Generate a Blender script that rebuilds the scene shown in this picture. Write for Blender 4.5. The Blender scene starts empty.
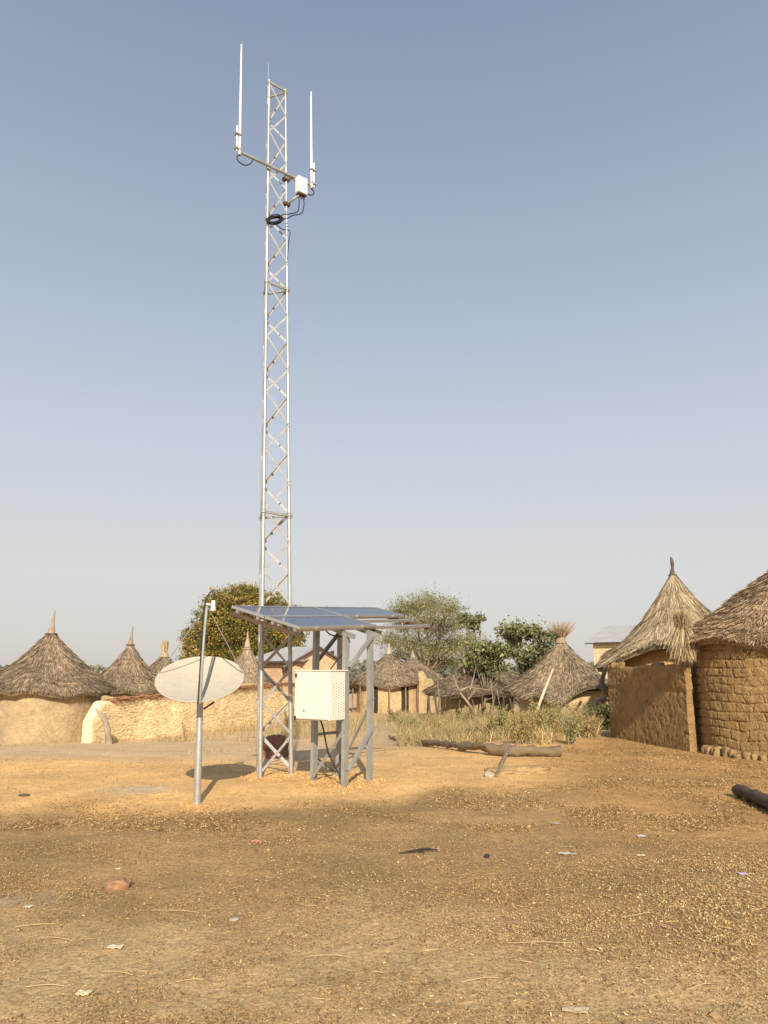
import bpy, math, random
import numpy as np
R = math.radians
rng = np.random.default_rng(7)
random.seed(7)
S = bpy.context.scene
COL = S.collection

# ------------------------------------------------------------------ camera + placing helpers
PITCH = R(12.06); EYE = 1.6; FPX = 739.6
cam_d = bpy.data.cameras.new('camera'); cam = bpy.data.objects.new('camera', cam_d); COL.objects.link(cam)
cam_d.sensor_fit = 'VERTICAL'; cam_d.sensor_height = 36; cam_d.lens = 26
cam_d.clip_start = .05; cam_d.clip_end = 6000
cam.location = (0, 0, EYE); cam.rotation_euler = (R(90)+PITCH, 0, 0)
S.camera = cam

def sst(x, a, b):
    t = np.clip((x-a)/(b-a), 0, 1); return t*t*(3-2*t)
def gz(x, y):
    """height of the village ground"""
    x = np.asarray(x, float); y = np.asarray(y, float)
    sh = 6*sst(x, 1, 5)
    z = -.55*sst(y, 13.5+sh, 25+sh)
    z = z + .05*np.exp(-((x+1.5)**2/9+(y-11.5)**2/3))
    z = z + .10*np.exp(-((y-13.6-.05*x)**2/.5))*sst(-x, 3, 6)*.6
    return z
def ray(px, py):
    u = (px-384)/FPX; v = (512-py)/FPX
    return np.array([u, math.cos(PITCH)-v*math.sin(PITCH), math.sin(PITCH)+v*math.cos(PITCH)])
def G(px, py):
    """ground point seen at a photo position"""
    d = ray(px, py); t = 2.
    while t < 300:
        p = d*t
        if EYE+p[2] <= float(gz(p[0], p[1])): break
        t += .02
    return np.array([p[0], p[1], float(gz(p[0], p[1]))])
def A3(px, py, Y):
    d = ray(px, py); t = Y/d[1]
    return np.array([d[0]*t, Y, EYE+d[2]*t])
MASTK = 0.; MAST0 = 0.; MASTC = None
def proj(P):
    x, y, z = P[0]-MASTK*(P[2]-MAST0), P[1], P[2]-EYE
    zc = y*math.cos(PITCH)+z*math.sin(PITCH); yc = -y*math.sin(PITCH)+z*math.cos(PITCH)
    return 384+FPX*x/zc, 512-FPX*yc/zc

# ------------------------------------------------------------------ noise in numpy
class VN:
    def __init__(s, seed):
        s.t = np.random.default_rng(seed).random((64, 64, 16))
    def __call__(s, x, y, z=0.):
        x = np.asarray(x, float); y = np.asarray(y, float); z = np.asarray(z, float)+0*x
        xi = np.floor(x).astype(int); yi = np.floor(y).astype(int); zi = np.floor(z).astype(int)
        fx = x-xi; fy = y-yi; fz = z-zi
        fx = fx*fx*(3-2*fx); fy = fy*fy*(3-2*fy); fz = fz*fz*(3-2*fz)
        o = 0
        for a in (0, 1):
            for b in (0, 1):
                for c in (0, 1):
                    w = (fx if a else 1-fx)*(fy if b else 1-fy)*(fz if c else 1-fz)
                    o = o+w*s.t[(xi+a) % 64, (yi+b) % 64, (zi+c) % 16]
        return o*2-1
N1 = VN(1); N2 = VN(2)
def fbm(x, y, z=0., o=4, N=N1):
    s = 0; a = 1; f = 1; n = 0
    for i in range(o):
        s = s+a*N(x*f+i*17.3, y*f+i*5.1, np.asarray(z)*f); n += a; a *= .5; f *= 2.03
    return s/n

# ------------------------------------------------------------------ mesh builder
class MB:
    def __init__(s): s.v = []; s.f3 = []; s.f4 = []; s.c = []; s.n = 0
    def add(s, v, f4=None, f3=None, col=(1, 1, 1)):
        v = np.asarray(v, float).reshape(-1, 3); k = len(v)
        c = np.asarray(col, float)
        if c.ndim == 1: c = np.tile(c, (k, 1))
        s.v.append(v); s.c.append(c)
        if f4 is not None and len(f4): s.f4.append(np.asarray(f4, int).reshape(-1, 4)+s.n)
        if f3 is not None and len(f3): s.f3.append(np.asarray(f3, int).reshape(-1, 3)+s.n)
        s.n += k
    def grid(s, P, wrap=False, col=(1, 1, 1)):
        """P: (rows, cols, 3)"""
        r, c = P.shape[:2]
        i = np.arange(r-1)[:, None]; j = np.arange(c if wrap else c-1)[None, :]
        j2 = (j+1) % c
        f = np.stack([i*c+j, i*c+j2, (i+1)*c+j2, (i+1)*c+j], -1).reshape(-1, 4)
        cc = np.asarray(col, float)
        if cc.ndim == 3: cc = cc.reshape(-1, 3)
        s.add(P.reshape(-1, 3), f4=f, col=cc)
    def tube(s, pts, rad, n=8, cap=True, col=(1, 1, 1)):
        pts = np.asarray(pts, float); m = len(pts)
        rad = np.full(m, rad, float) if np.isscalar(rad) else np.asarray(rad, float)
        T = np.gradient(pts, axis=0); T /= np.linalg.norm(T, axis=1)[:, None]+1e-9
        u = np.cross(T[0], [0, 0, 1.]);
        if np.linalg.norm(u) < .1: u = np.cross(T[0], [1., 0, 0])
        rows = []
        for i in range(m):
            u = u-T[i]*np.dot(u, T[i]); u /= np.linalg.norm(u)+1e-9
            w = np.cross(T[i], u); a = np.linspace(0, 2*math.pi, n, endpoint=False)
            rows.append(pts[i]+rad[i]*(np.cos(a)[:, None]*u+np.sin(a)[:, None]*w))
        s.grid(np.array(rows), True, col)
        if cap:
            for row, flip in ((rows[0], 0), (rows[-1], 1)):
                v = np.vstack([row, row.mean(0)]); k = n
                f = [(j, (j+1) % n, k) if flip else ((j+1) % n, j, k) for j in range(n)]
                s.add(v, f3=f, col=col)
    def box(s, c, sz, X=(1, 0, 0), Y=(0, 1, 0), Z=None, col=(1, 1, 1), b=.0):
        c = np.asarray(c, float); X = np.asarray(X, float); Y = np.asarray(Y, float)
        X = X/np.linalg.norm(X); Y = Y-X*np.dot(X, Y); Y = Y/np.linalg.norm(Y)
        Z = np.cross(X, Y) if Z is None else Z
        h = np.asarray(sz, float)/2
        if b <= 0:
            v = [c+X*h[0]*i+Y*h[1]*j+Z*h[2]*k for k in (-1, 1) for j in (-1, 1) for i in (-1, 1)]
            s.add(v, f4=[(0, 2, 3, 1), (4, 5, 7, 6), (0, 1, 5, 4), (2, 6, 7, 3), (0, 4, 6, 2), (1, 3, 7, 5)], col=col)
        else:
            v = []
            for k in (-1, 1):
                for j in (-1, 1):
                    for i in (-1, 1):
                        v += [c+X*(h[0]-b)*i+Y*(h[1]-b)*j+Z*h[2]*k, c+X*(h[0]-b)*i+Y*h[1]*j+Z*(h[2]-b)*k, c+X*h[0]*i+Y*(h[1]-b)*j+Z*(h[2]-b)*k]
            ix = lambda i, j, k, a: ((k*2+j)*2+i)*3+a
            f4 = []; f3 = []
            f4 += [(ix(0,0,0,0), ix(0,1,0,0), ix(1,1,0,0), ix(1,0,0,0)), (ix(0,0,1,0), ix(1,0,1,0), ix(1,1,1,0), ix(0,1,1,0))]
            f4 += [(ix(0,0,0,1), ix(1,0,0,1), ix(1,0,1,1), ix(0,0,1,1)), (ix(0,1,0,1), ix(0,1,1,1), ix(1,1,1,1), ix(1,1,0,1))]
            f4 += [(ix(0,0,0,2), ix(0,0,1,2), ix(0,1,1,2), ix(0,1,0,2)), (ix(1,0,0,2), ix(1,1,0,2), ix(1,1,1,2), ix(1,0,1,2))]
            for a in (0, 1):
                for k in (0, 1): f4.append((ix(0,a,k,0), ix(1,a,k,0), ix(1,a,k,1), ix(0,a,k,1)))
                for k in (0, 1): f4.append((ix(a,0,k,0), ix(a,1,k,0), ix(a,1,k,2), ix(a,0,k,2)))
                for k in (0, 1): f4.append((ix(a,k,0,1), ix(a,k,1,1), ix(a,k,1,2), ix(a,k,0,2)))
            for k in (0, 1):
                for j in (0, 1):
                    for i in (0, 1): f3.append((ix(i,j,k,0), ix(i,j,k,1), ix(i,j,k,2)))
            s.add(v, f4=f4, f3=f3, col=col)
    def bar(s, a, b, w, t, up=(0, 0, 1), col=(1, 1, 1)):
        a = np.asarray(a, float); b = np.asarray(b, float)
        s.box((a+b)/2, (np.linalg.norm(b-a), w, t), b-a, np.cross(up, b-a) if np.linalg.norm(np.cross(up, b-a)) > 1e-6 else (1, 0, 0), col=col)
    def angle(s, a, b, w, t, out):
        """steel angle bar: leg one lies in the face, leg two stands along -out"""
        a = np.asarray(a, float); b = np.asarray(b, float); d = b-a; d = d/np.linalg.norm(d)
        out = np.asarray(out, float); out = out-d*np.dot(out, d); out /= np.linalg.norm(out); side = np.cross(d, out)
        L = np.linalg.norm(b-a)
        s.box((a+b)/2, (L, w, t), d, side)
        s.box((a+b)/2+side*(w/2-t/2)-out*(w/2+t*.4), (L, t, w-.001), d, side)
    def strips(s, base, tip, width, side=None, col=None, bend=None):
        """n blades, each two quads"""
        n = len(base); d = tip-base; L = np.linalg.norm(d, axis=1)[:, None]+1e-9
        if side is None:
            side = rng.normal(size=(n, 3)); side = np.cross(d, side)
        side = side/(np.linalg.norm(side, axis=1)[:, None]+1e-9)
        w = np.asarray(width).reshape(-1, 1)*.5
        mid = (base+tip)/2+(bend if bend is not None else 0)
        v = np.stack([base-side*w, base+side*w, mid+side*w, mid-side*w, tip+side*w*.35, tip-side*w*.35], 1)
        i = np.arange(n)[:, None]*6
        f = np.concatenate([i+np.array([[0, 1, 2, 3]]), i+np.array([[3, 2, 4, 5]])])
        s.add(v.reshape(-1, 3), f4=f, col=np.repeat(col, 6, axis=0))
    def build(s, name, mat, parent=None, smooth=False, loc=None, label=None):
        v = np.concatenate(s.v); c = np.concatenate(s.c)
        if MASTC is not None:
            k = (1-.36*(v[:, 2]-MAST0)/12)[:, None]; v[:, :2] = MASTC[:2]+(v[:, :2]-MASTC[:2])*k
        if MASTK:
            v[:, 0] -= MASTK*(v[:, 2]-MAST0)
            if loc is not None: loc = np.array(loc, float); loc[0] -= MASTK*(loc[2]-MAST0)
        if loc is not None: v = v-np.asarray(loc, float)
        f4 = np.concatenate(s.f4) if s.f4 else np.zeros((0, 4), int); f3 = np.concatenate(s.f3) if s.f3 else np.zeros((0, 3), int)
        me = bpy.data.meshes.new(name)
        me.vertices.add(len(v)); me.vertices.foreach_set('co', v.astype(np.float32).ravel())
        nl = f4.size+f3.size; me.loops.add(nl)
        me.loops.foreach_set('vertex_index', np.concatenate([f4.ravel(), f3.ravel()]).astype(np.int32))
        me.polygons.add(len(f4)+len(f3))
        st = np.concatenate([np.arange(len(f4))*4, len(f4)*4+np.arange(len(f3))*3]).astype(np.int32)
        me.polygons.foreach_set('loop_start', st)
        me.polygons.foreach_set('use_smooth', np.full(len(st), smooth))
        at = me.attributes.new('Col', 'FLOAT_COLOR', 'POINT')
        at.data.foreach_set('color', np.concatenate([c, np.ones((len(c), 1))], 1).astype(np.float32).ravel())
        me.update(calc_edges=True); me.validate()
        me.materials.append(mat)
        o = bpy.data.objects.new(name, me); COL.objects.link(o)
        if parent is not None: o.parent = parent
        elif loc is not None: o.location = loc
        if parent is None and loc is None: pass
        if label: o['label'] = label
        return o

def thing(name, label, cat, loc=(0, 0, 0), group=None):
    loc = (loc[0]-MASTK*(loc[2]-MAST0), loc[1], loc[2])
    o = bpy.data.objects.new(name, None); COL.objects.link(o); o.empty_display_size = .2
    o.location = loc; o['label'] = label; o['category'] = cat
    if group: o['group'] = group
    return o
def tag(o, label, cat, group=None):
    o['label'] = label; o['category'] = cat
    if group: o['group'] = group
    return o
def kind(o, k): o['kind'] = k; return o

# ------------------------------------------------------------------ materials
def mat(name, rough=.9, metal=0., bumps=((60, .3, .004),), var=((8, .18), (40, .15)), tint=(1, 1, 1), transl=0., spec=.3, stretch=(1, 1, 1), sat=None):
    """colour = Col attribute * tint * procedural variation; bump from noises"""
    m = bpy.data.materials.new(name); m.use_nodes = True; nt = m.node_tree; N = nt.nodes; L = nt.links
    b = N['Principled BSDF']; b.inputs['Roughness'].default_value = rough; b.inputs['Metallic'].default_value = metal
    b.inputs['Specular IOR Level'].default_value = spec
    a = N.new('ShaderNodeAttribute'); a.attribute_name = 'Col'
    tc = N.new('ShaderNodeTexCoord'); mp = N.new('ShaderNodeMapping'); mp.inputs['Scale'].default_value = stretch
    L.new(tc.outputs['Object'], mp.inputs['Vector'])
    mul = N.new('ShaderNodeMix'); mul.data_type = 'RGBA'; mul.blend_type = 'MULTIPLY'; mul.inputs[0].default_value = 1
    L.new(a.outputs['Color'], mul.inputs[6]); mul.inputs[7].default_value = (*tint, 1)
    cur = mul.outputs[2]
    for sc, am in var:
        n = N.new('ShaderNodeTexNoise'); n.inputs['Scale'].default_value = sc; n.inputs['Detail'].default_value = 4
        L.new(mp.outputs[0], n.inputs['Vector'])
        mr = N.new('ShaderNodeMapRange'); mr.inputs[1].default_value = .25; mr.inputs[2].default_value = .75
        mr.inputs[3].default_value = 1-am; mr.inputs[4].default_value = 1+am
        L.new(n.outputs['Fac'], mr.inputs[0])
        x = N.new('ShaderNodeVectorMath'); x.operation = 'SCALE'
        L.new(cur, x.inputs[0]); L.new(mr.outputs[0], x.inputs['Scale']); cur = x.outputs[0]
    L.new(cur, b.inputs['Base Color'])
    prev = None
    for sc, st, dist in bumps:
        n = N.new('ShaderNodeTexNoise'); n.inputs['Scale'].default_value = sc; n.inputs['Detail'].default_value = 5
        L.new(mp.outputs[0], n.inputs['Vector'])
        bp = N.new('ShaderNodeBump'); bp.inputs['Strength'].default_value = st; bp.inputs['Distance'].default_value = dist
        L.new(n.outputs['Fac'], bp.inputs['Height'])
        if prev: L.new(prev, bp.inputs['Normal'])
        prev = bp.outputs[0]
    if prev: L.new(prev, b.inputs['Normal'])
    if transl > 0:
        t = N.new('ShaderNodeBsdfTranslucent'); L.new(cur, t.inputs['Color'])
        ms = N.new('ShaderNodeMixShader'); ms.inputs[0].default_value = transl
        L.new(b.outputs[0], ms.inputs[1]); L.new(t.outputs[0], ms.inputs[2]); L.new(ms.outputs[0], N['Material Output'].inputs['Surface'])
    return m
M = dict(
    ground=mat('dry earth', .95, bumps=((4, .5, .04), (25, .7, .018), (140, .8, .006)), var=((1.3, .12), (9, .14), (26, .22), (70, .36), (200, .35))),
    litter=mat('dry straw litter', .85, bumps=(), var=((20, .1),), transl=.1),
    clod=mat('earth clod', .95, bumps=((80, .5, .004),)),
    thatch=mat('weathered thatch', .9, bumps=(), var=((1.5, .14), (9, .2), (60, .2)), transl=.08),
    thatch_core=mat('thatch underlayer', .95, bumps=((40, .9, .03),), var=((2, .15), (25, .4)), stretch=(1, 1, .4)),
    mud=mat('mud plaster', .95, bumps=((6, .7, .08), (30, .9, .03), (120, .8, .008)), var=((1.2, .14), (7, .18), (40, .22), (110, .15))),
    mudstraw=mat('straw plaster', .95, bumps=((10, .5, .02), (50, .6, .006)), var=((2, .1), (20, .14), (80, .14)), stretch=(1, 1, 2.2)),
    wood=mat('grey dead wood', .9, bumps=((25, .9, .015), (90, .6, .005)), var=((5, .25), (50, .25))),
    leaf=mat('leaves', .6, bumps=(), var=((.6, .12),), transl=.25),
    grass=mat('dry grass', .8, bumps=(), var=((1., .12),), transl=.2),
    galv=mat('galvanised steel', .45, .55, bumps=((30, .15, .002),), var=((6, .16), (45, .14)), tint=(.47, .47, .45), spec=.5),
    galv_flat=mat('weathered galvanised channel', .55, .4, bumps=((40, .2, .002),), var=((5, .2), (60, .15)), tint=(.36, .365, .34), spec=.4),
    brace=mat('bright zinc angle', .5, .35, bumps=(), var=((6, .16), (45, .14)), tint=(.52, .51, .49), spec=.5),
    alu=mat('aluminium frame', .4, .8, bumps=(), var=((20, .1),), tint=(.6, .6, .6)),
    white=mat('white plastic', .45, 0, bumps=(), var=((6, .05),), tint=(.82, .82, .80), spec=.5),
    cab=mat('white painted steel', .5, 0, bumps=((3, .1, .01),), var=((3, .05), (25, .06)), tint=(.74, .70, .60), spec=.5),
    black=mat('black rubber', .6, 0, bumps=(), var=((20, .2),), tint=(.025, .025, .027)),
    dish=mat('dusty dish paint', .65, 0, bumps=(), var=((2.5, .06), (14, .07)), tint=(.49, .43, .335), spec=.3),
    rock=mat('rock', .9, bumps=((12, .8, .03), (60, .6, .008)), var=((5, .2), (30, .25))),
    tin=mat('corrugated metal', .55, .1, bumps=(), var=((1.5, .12), (10, .1)), tint=(.44, .43, .41)),
    rust=mat('rusty brown steel', .8, .1, tint=(.11, .07, .045), bumps=((60, .3, .003),), var=((12, .3),)),
)
# solar cells: dark blue glass with busbars and cell gaps (local x, y in metres)
def cells_mat():
    m = bpy.data.materials.new('solar cells'); m.use_nodes = True; nt = m.node_tree; N = nt.nodes; L = nt.links; b = N['Principled BSDF']
    tc = N.new('ShaderNodeTexCoord'); sp = N.new('ShaderNodeSeparateXYZ'); L.new(tc.outputs['Object'], sp.inputs[0])
    def lines(axis, per, w):
        a = N.new('ShaderNodeMath'); a.operation = 'PINGPONG'; a.inputs[1].default_value = per/2; L.new(sp.outputs[axis], a.inputs[0])
        c = N.new('ShaderNodeMath'); c.operation = 'LESS_THAN'; c.inputs[1].default_value = w/2; L.new(a.outputs[0], c.inputs[0]); return c.outputs[0]
    g = N.new('ShaderNodeMath'); g.operation = 'MAXIMUM'; L.new(lines(0, .157, .006), g.inputs[0]); L.new(lines(1, .157, .006), g.inputs[1])
    h = N.new('ShaderNodeMath'); h.operation = 'MAXIMUM'; L.new(g.outputs[0], h.inputs[0]); L.new(lines(1, .052, .003), h.inputs[1])
    n = N.new('ShaderNodeTexVoronoi'); n.inputs['Scale'].default_value = 60; L.new(tc.outputs['Object'], n.inputs['Vector'])
    mx = N.new('ShaderNodeMix'); mx.data_type = 'RGBA'; mx.inputs[6].default_value = (.006, .012, .035, 1); mx.inputs[7].default_value = (.012, .022, .06, 1)
    L.new(n.outputs['Color'], mx.inputs[0])
    m2 = N.new('ShaderNodeMix'); m2.data_type = 'RGBA'; L.new(h.outputs[0], m2.inputs[0]); L.new(mx.outputs[2], m2.inputs[6]); m2.inputs[7].default_value = (.14, .16, .20, 1)
    L.new(m2.outputs[2], b.inputs['Base Color'])
    b.inputs['Roughness'].default_value = .16; b.inputs['Specular IOR Level'].default_value = .36
    return m
M['cells'] = cells_mat()

# ------------------------------------------------------------------ light and sky
SUNV = np.array([.09, -1, math.tan(R(27.5))]); SUNV /= np.linalg.norm(SUNV)
sd = bpy.data.lights.new('sun', 'SUN'); sd.energy = 4.6; sd.angle = R(.6); sd.color = (1, .89, .72)
so = bpy.data.objects.new('sun', sd); COL.objects.link(so)
from mathutils import Vector
so.rotation_euler = Vector(SUNV).to_track_quat('Z', 'Y').to_euler(); so.location = (3, -20, 12)
W = bpy.data.worlds.new('World'); S.world = W; W.use_nodes = True; nt = W.node_tree; N = nt.nodes; L = nt.links
sky = N.new('ShaderNodeTexSky'); sky.sky_type = 'NISHITA'; sky.sun_disc = False; sky.sun_elevation = R(27.5)
sky.sun_rotation = math.atan2(SUNV[0], SUNV[1]); sky.air_density = 1.0; sky.dust_density = 2.5; sky.ozone_density = 1.5; sky.altitude = 300
tc = N.new('ShaderNodeTexCoord'); sp = N.new('ShaderNodeSeparateXYZ'); L.new(tc.outputs['Generated'], sp.inputs[0])
hs = N.new('ShaderNodeHueSaturation'); hs.inputs['Saturation'].default_value = .62; hs.inputs['Value'].default_value = 1.0; L.new(sky.outputs[0], hs.inputs['Color'])
mr = N.new('ShaderNodeMapRange'); mr.interpolation_type = 'SMOOTHERSTEP'; mr.inputs[1].default_value = -.02; mr.inputs[2].default_value = .42; mr.inputs[3].default_value = .85; mr.inputs[4].default_value = 0
L.new(sp.outputs[2], mr.inputs[0])
cr = N.new('ShaderNodeValToRGB'); L.new(sp.outputs[2], cr.inputs[0]); st_ = ((0, (.60, .565, .52)), (.12, (.60, .59, .575)), (.29, (.50, .545, .615)), (.47, (.37, .432, .55)), (.73, (.228, .285, .395)), (1, (.15, .20, .31)))
while len(cr.color_ramp.elements) < len(st_): cr.color_ramp.elements.new(.5)
for e_, (p_, c_) in zip(cr.color_ramp.elements, st_): e_.position = p_; e_.color = (*c_, 1)
dust = N.new('ShaderNodeVectorMath'); dust.operation = 'SCALE'; dust.inputs['Scale'].default_value = 9.5; L.new(cr.outputs[0], dust.inputs[0])
mx = N.new('ShaderNodeMix'); mx.data_type = 'RGBA'; mx.inputs[0].default_value = .85; L.new(hs.outputs[0], mx.inputs[6]); L.new(dust.outputs[0], mx.inputs[7])
bg = N['Background']; L.new(mx.outputs[2], bg.inputs[0]); bg.inputs[1].default_value = .10
S.view_settings.view_transform = 'Standard'; S.view_settings.look = 'None'; S.view_settings.exposure = .33; S.view_settings.gamma = 1

# ------------------------------------------------------------------ ground
def axis(a, b, step, far, grow):
    o = list(np.arange(a, b, step)); s = step; x = o[-1]
    while x < far: s *= grow; x += s; o.append(x)
    return np.array(o)
xp = axis(0, 9, .05, 2500, 1.09); xs = np.concatenate([-xp[:0:-1], xp])
ys = np.concatenate([-axis(0, 3, .25, 900, 1.3)[:0:-1], axis(0, 15, .05, 3500, 1.035)])
X, Y = np.meshgrid(xs, ys)
def bumps(X, Y):
    fine = np.exp(-(np.hypot(X, Y)/22)**2)
    return fine*(.018*fbm(X*.9, Y*.9, 0, 4)+.012*fbm(X*4, Y*4, 3., 3)*sst(-np.abs(Y-8), -9, 0))
def zones(X, Y):
    """soil masks by place: orange sand round the mast, dung-brown litter in front and right, pale track at left"""
    w = 1.1*fbm(X*.35, Y*.35, 1., 4); w2 = .9*fbm(X*1.3, Y*1.3, 2., 5)
    front = 9.3+.28*(X+2.5)*(X > -2.5)+.6*w+.8*w2      # sand starts behind this line
    right = 2.1+.35*(Y-11)+.7*w+.5*w2                  # and ends left of this one
    sand = sst(Y-front, -.7, .7)*(1-sst(X-right, -.7, .9))
    track = sst(Y+.10*X-13.4+1.0*w2+.5*w, -.7, 1.2)*(1-sst(X+1.0*w, -2, 1))
    far = sst(Y, 17, 22)
    pale = sst(5.5-Y+1.0*w+.7*w2-.12*np.abs(X), -.6, .9)
    straw = np.exp(-(((X-1.9)/1.3)**2+((Y-5.3)/1.0)**2))+.8*np.exp(-(((X-3.2)/1.2)**2+((Y-6.3)/.9)**2))+.35*np.exp(-(((X+.2)/2)**2+((Y-6.8)/1)**2))
    return sand, track, far, pale, np.clip(straw*(1+w2), 0, 1)
sand, track, far, pale, straw = zones(X, Y)
c_brown = np.array([.37, .232, .098]); c_sand = np.array([.73, .445, .175]); c_track = np.array([.66, .455, .25]); c_pale = np.array([.52, .355, .17]); c_far = np.array([.50, .37, .21])
def lerp(a, b, t): return a+(b-a)*t[..., None]
gc = np.tile(c_brown, X.shape+(1,))
mot = np.clip(.5+1.1*fbm(X*1.6, Y*1.6, 5., 4), 0, 1); gc = gc*(.84+.36*mot[..., None])
rightz = sst(X-1.2, 0, 2)*sst(Y, 6, 9); gc = lerp(gc, gc*np.array([1.22, 1.12, .95]), rightz)
gc = lerp(gc, c_pale*(.92+.16*mot[..., None]), pale*.85); gc = lerp(gc, c_sand*(.9+.2*mot[..., None]), sand)
gc = lerp(gc, c_track*(.92+.16*mot[..., None]), track); gc = lerp(gc, c_far+0*gc, far*(1-track))
p = G(137, 790); ash = np.exp(-(((X-p[0])/.5)**2+((Y-p[1])/.35)**2))*np.clip(1+1.2*fbm(X*4, Y*4, 7.), 0, 1); gc = lerp(gc, np.array([.55, .44, .30])+0*gc, np.clip(ash, 0, .9))
for q, sx, sy in (((20, 900), .3, .15),):
    p = G(*q); a = np.exp(-(((X-p[0])/sx)**2+((Y-p[1])/sy)**2))*np.clip(.6+1.5*fbm(X*6, Y*6, 9.), 0, 1); gc = lerp(gc, np.array([.42, .34, .23])+0*gc, np.clip(a, 0, .7))
Z = gz(X, Y)+bumps(X, Y)
g = MB(); g.grid(np.stack([X, Y, Z], -1), col=gc)
kind(g.build('ground', M['ground'], smooth=True), 'structure')
def gzz(x, y): return gz(x, y)+bumps(np.asarray(x, float), np.asarray(y, float))

# litter: straw chips, leaf scraps
def litter():
    m = MB()
    for n, near in ((900000, True), (650000, False)):
        if near: y = 3.3+(rng.random(n)**1.5)*9
        else: y = 8+rng.random(n)**1.1*12.5
        x = (rng.random(n)*2-1)*(1.0+y*.57)
        sand, track, far, pale, straw = zones(x, y)
        cl = np.clip(.5+1.3*fbm(x*2.2, y*2.2, 11., 4)+.5*fbm(x*9, y*9, 12., 2), 0.04, 1)*np.clip(.85+1.6*fbm(x*.7, y*.9, 14., 3)+.5*sst(x-.3*y, -.5, 1.5)*sst(y, 7, 9), .15, 1)
        keep = (1-.95*sand)*(1-.94*track)*(1-.45*pale)*cl*.62+straw*.35
        k = rng.random(n) < keep; x = x[k]; y = y[k]; straw = straw[k]; n = len(x); z = gzz(x, y)
        big = 1 if near else 1.9
        L_ = (.005+.012*rng.random(n)**2)*big*(1+.35*straw); long = rng.random(n) < .012; L_ = np.where(long, .05+.09*rng.random(n)**2, L_)
        w = np.where(long, .003, (.003+.006*rng.random(n))*big)*(1+.3*straw)
        a = rng.random(n)*2*math.pi; el = np.where(long, .04, .38)*rng.normal(size=n); ro = rng.normal(size=n)*.6
        d = np.stack([np.cos(a)*np.cos(el), np.sin(a)*np.cos(el), np.sin(el)], 1)*L_[:, None]/2
        c = np.stack([x, y, z+.003+np.abs(d[:, 2])+.008*rng.random(n)], 1)
        sd_ = np.stack([-np.sin(a)*np.cos(ro), np.cos(a)*np.cos(ro), np.sin(ro)], 1)*w[:, None]/2
        pal = np.array([[.60, .43, .20], [.50, .325, .14], [.38, .235, .10], [.18, .108, .052], [.68, .53, .30]])
        pr = rng.choice(5, n, p=[.11, .31, .34, .23, .01]); pr = np.where(rng.random(n) < straw*.55, rng.choice([0, 4, 1], n), pr); pr = np.where(long, 0, pr)
        col = pal[pr]*(.75+.5*rng.random(n))[:, None]
        v = np.stack([c-d-sd_, c-d+sd_, c+d+sd_*.6, c+d-sd_*.6], 1)
        m.add(v.reshape(-1, 3), f4=np.arange(4*n).reshape(-1, 4), col=np.repeat(col, 4, 0))
    kind(m.build('straw_litter', M['litter']), 'stuff')['label'] = 'dry straw chips and leaf scraps scattered over the brown earth'
litter()
ICO = None
def ico():
    import bmesh
    b = bmesh.new(); bmesh.ops.create_icosphere(b, subdivisions=1, radius=1); v = np.array([q.co[:] for q in b.verts]); f = np.array([[q.index for q in t.verts] for t in b.faces]); b.free(); return v, f
IV, IF = ico()
def pebbles():
    n = 9000
    y = 3.4+(rng.random(n)**1.2)*15; x = (rng.random(n)*2-1)*(1.2+y*.6); sand, track, *_ = zones(x, y)
    r = .003+.009*rng.random(n)**4; r = np.where(rng.random(n) < .01, r*2.5, r)
    v = IV[None]*r[:, None, None]*np.stack([1+.4*rng.random(n), 1+.4*rng.random(n), .5+.3*rng.random(n)], 1)[:, None]*(1+.3*rng.normal(size=(n, len(IV), 1)))
    v = v+np.stack([x, y, gzz(x, y)+r*.2], 1)[:, None]
    f = (IF[None]+np.arange(n)[:, None, None]*len(IV)).reshape(-1, 3)
    col = np.where(sand[:, None] > .5, [[.47, .29, .13]], [[.27, .18, .095]])*(.7+.6*rng.random(n)[:, None])
    m = MB(); m.add(v.reshape(-1, 3), f3=f, col=np.repeat(col, len(IV), 0))
    kind(m.build('earth_clods', M['clod']), 'stuff')['label'] = 'small crumbs and clods of earth on the ground'
pebbles()

# ------------------------------------------------------------------ lattice mast
A = G(260, 778.5); sT = .54
def hd(a): return np.array([math.cos(R(a)), math.sin(R(a)), 0])
UP = np.array([0, 0, 1.])
TB = A+sT*hd(40); TCc = A+sT*hd(102); gb = A[2]
MASTK = .0255; MAST0 = gb; cen = (A+TB+TCc)/3
def atk(P, z): k = 1-.36*(z-gb)/12; return np.array([cen[0]+(P[0]-cen[0])*k, cen[1]+(P[1]-cen[1])*k, z])
SEC = (min(np.linspace(10, 14, 900), key=lambda z: abs(proj(atk(A, z))[1]-82))-gb)/3; TOP = 3*SEC+.02
MASTC = cen
tow = thing('lattice_mast', 'tall three-legged galvanised steel lattice mast carrying the whip antennas', 'mast', tuple(A))
tl = np.array(A)
for P in (A, TB, TCc):
    m = MB(); z0 = float(gz(P[0], P[1]))-.05
    m.tube([[P[0], P[1], z0], [P[0], P[1], gb+SEC-.004]], .034, 14); m.tube([[P[0], P[1], gb+SEC-.006], [P[0], P[1], gb+2*SEC-.004]], .032, 14); m.tube([[P[0], P[1], gb+2*SEC-.006], [P[0], P[1], gb+TOP]], .031, 14)
    m.build('leg', M['galv'], tow, True, tl)
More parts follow.
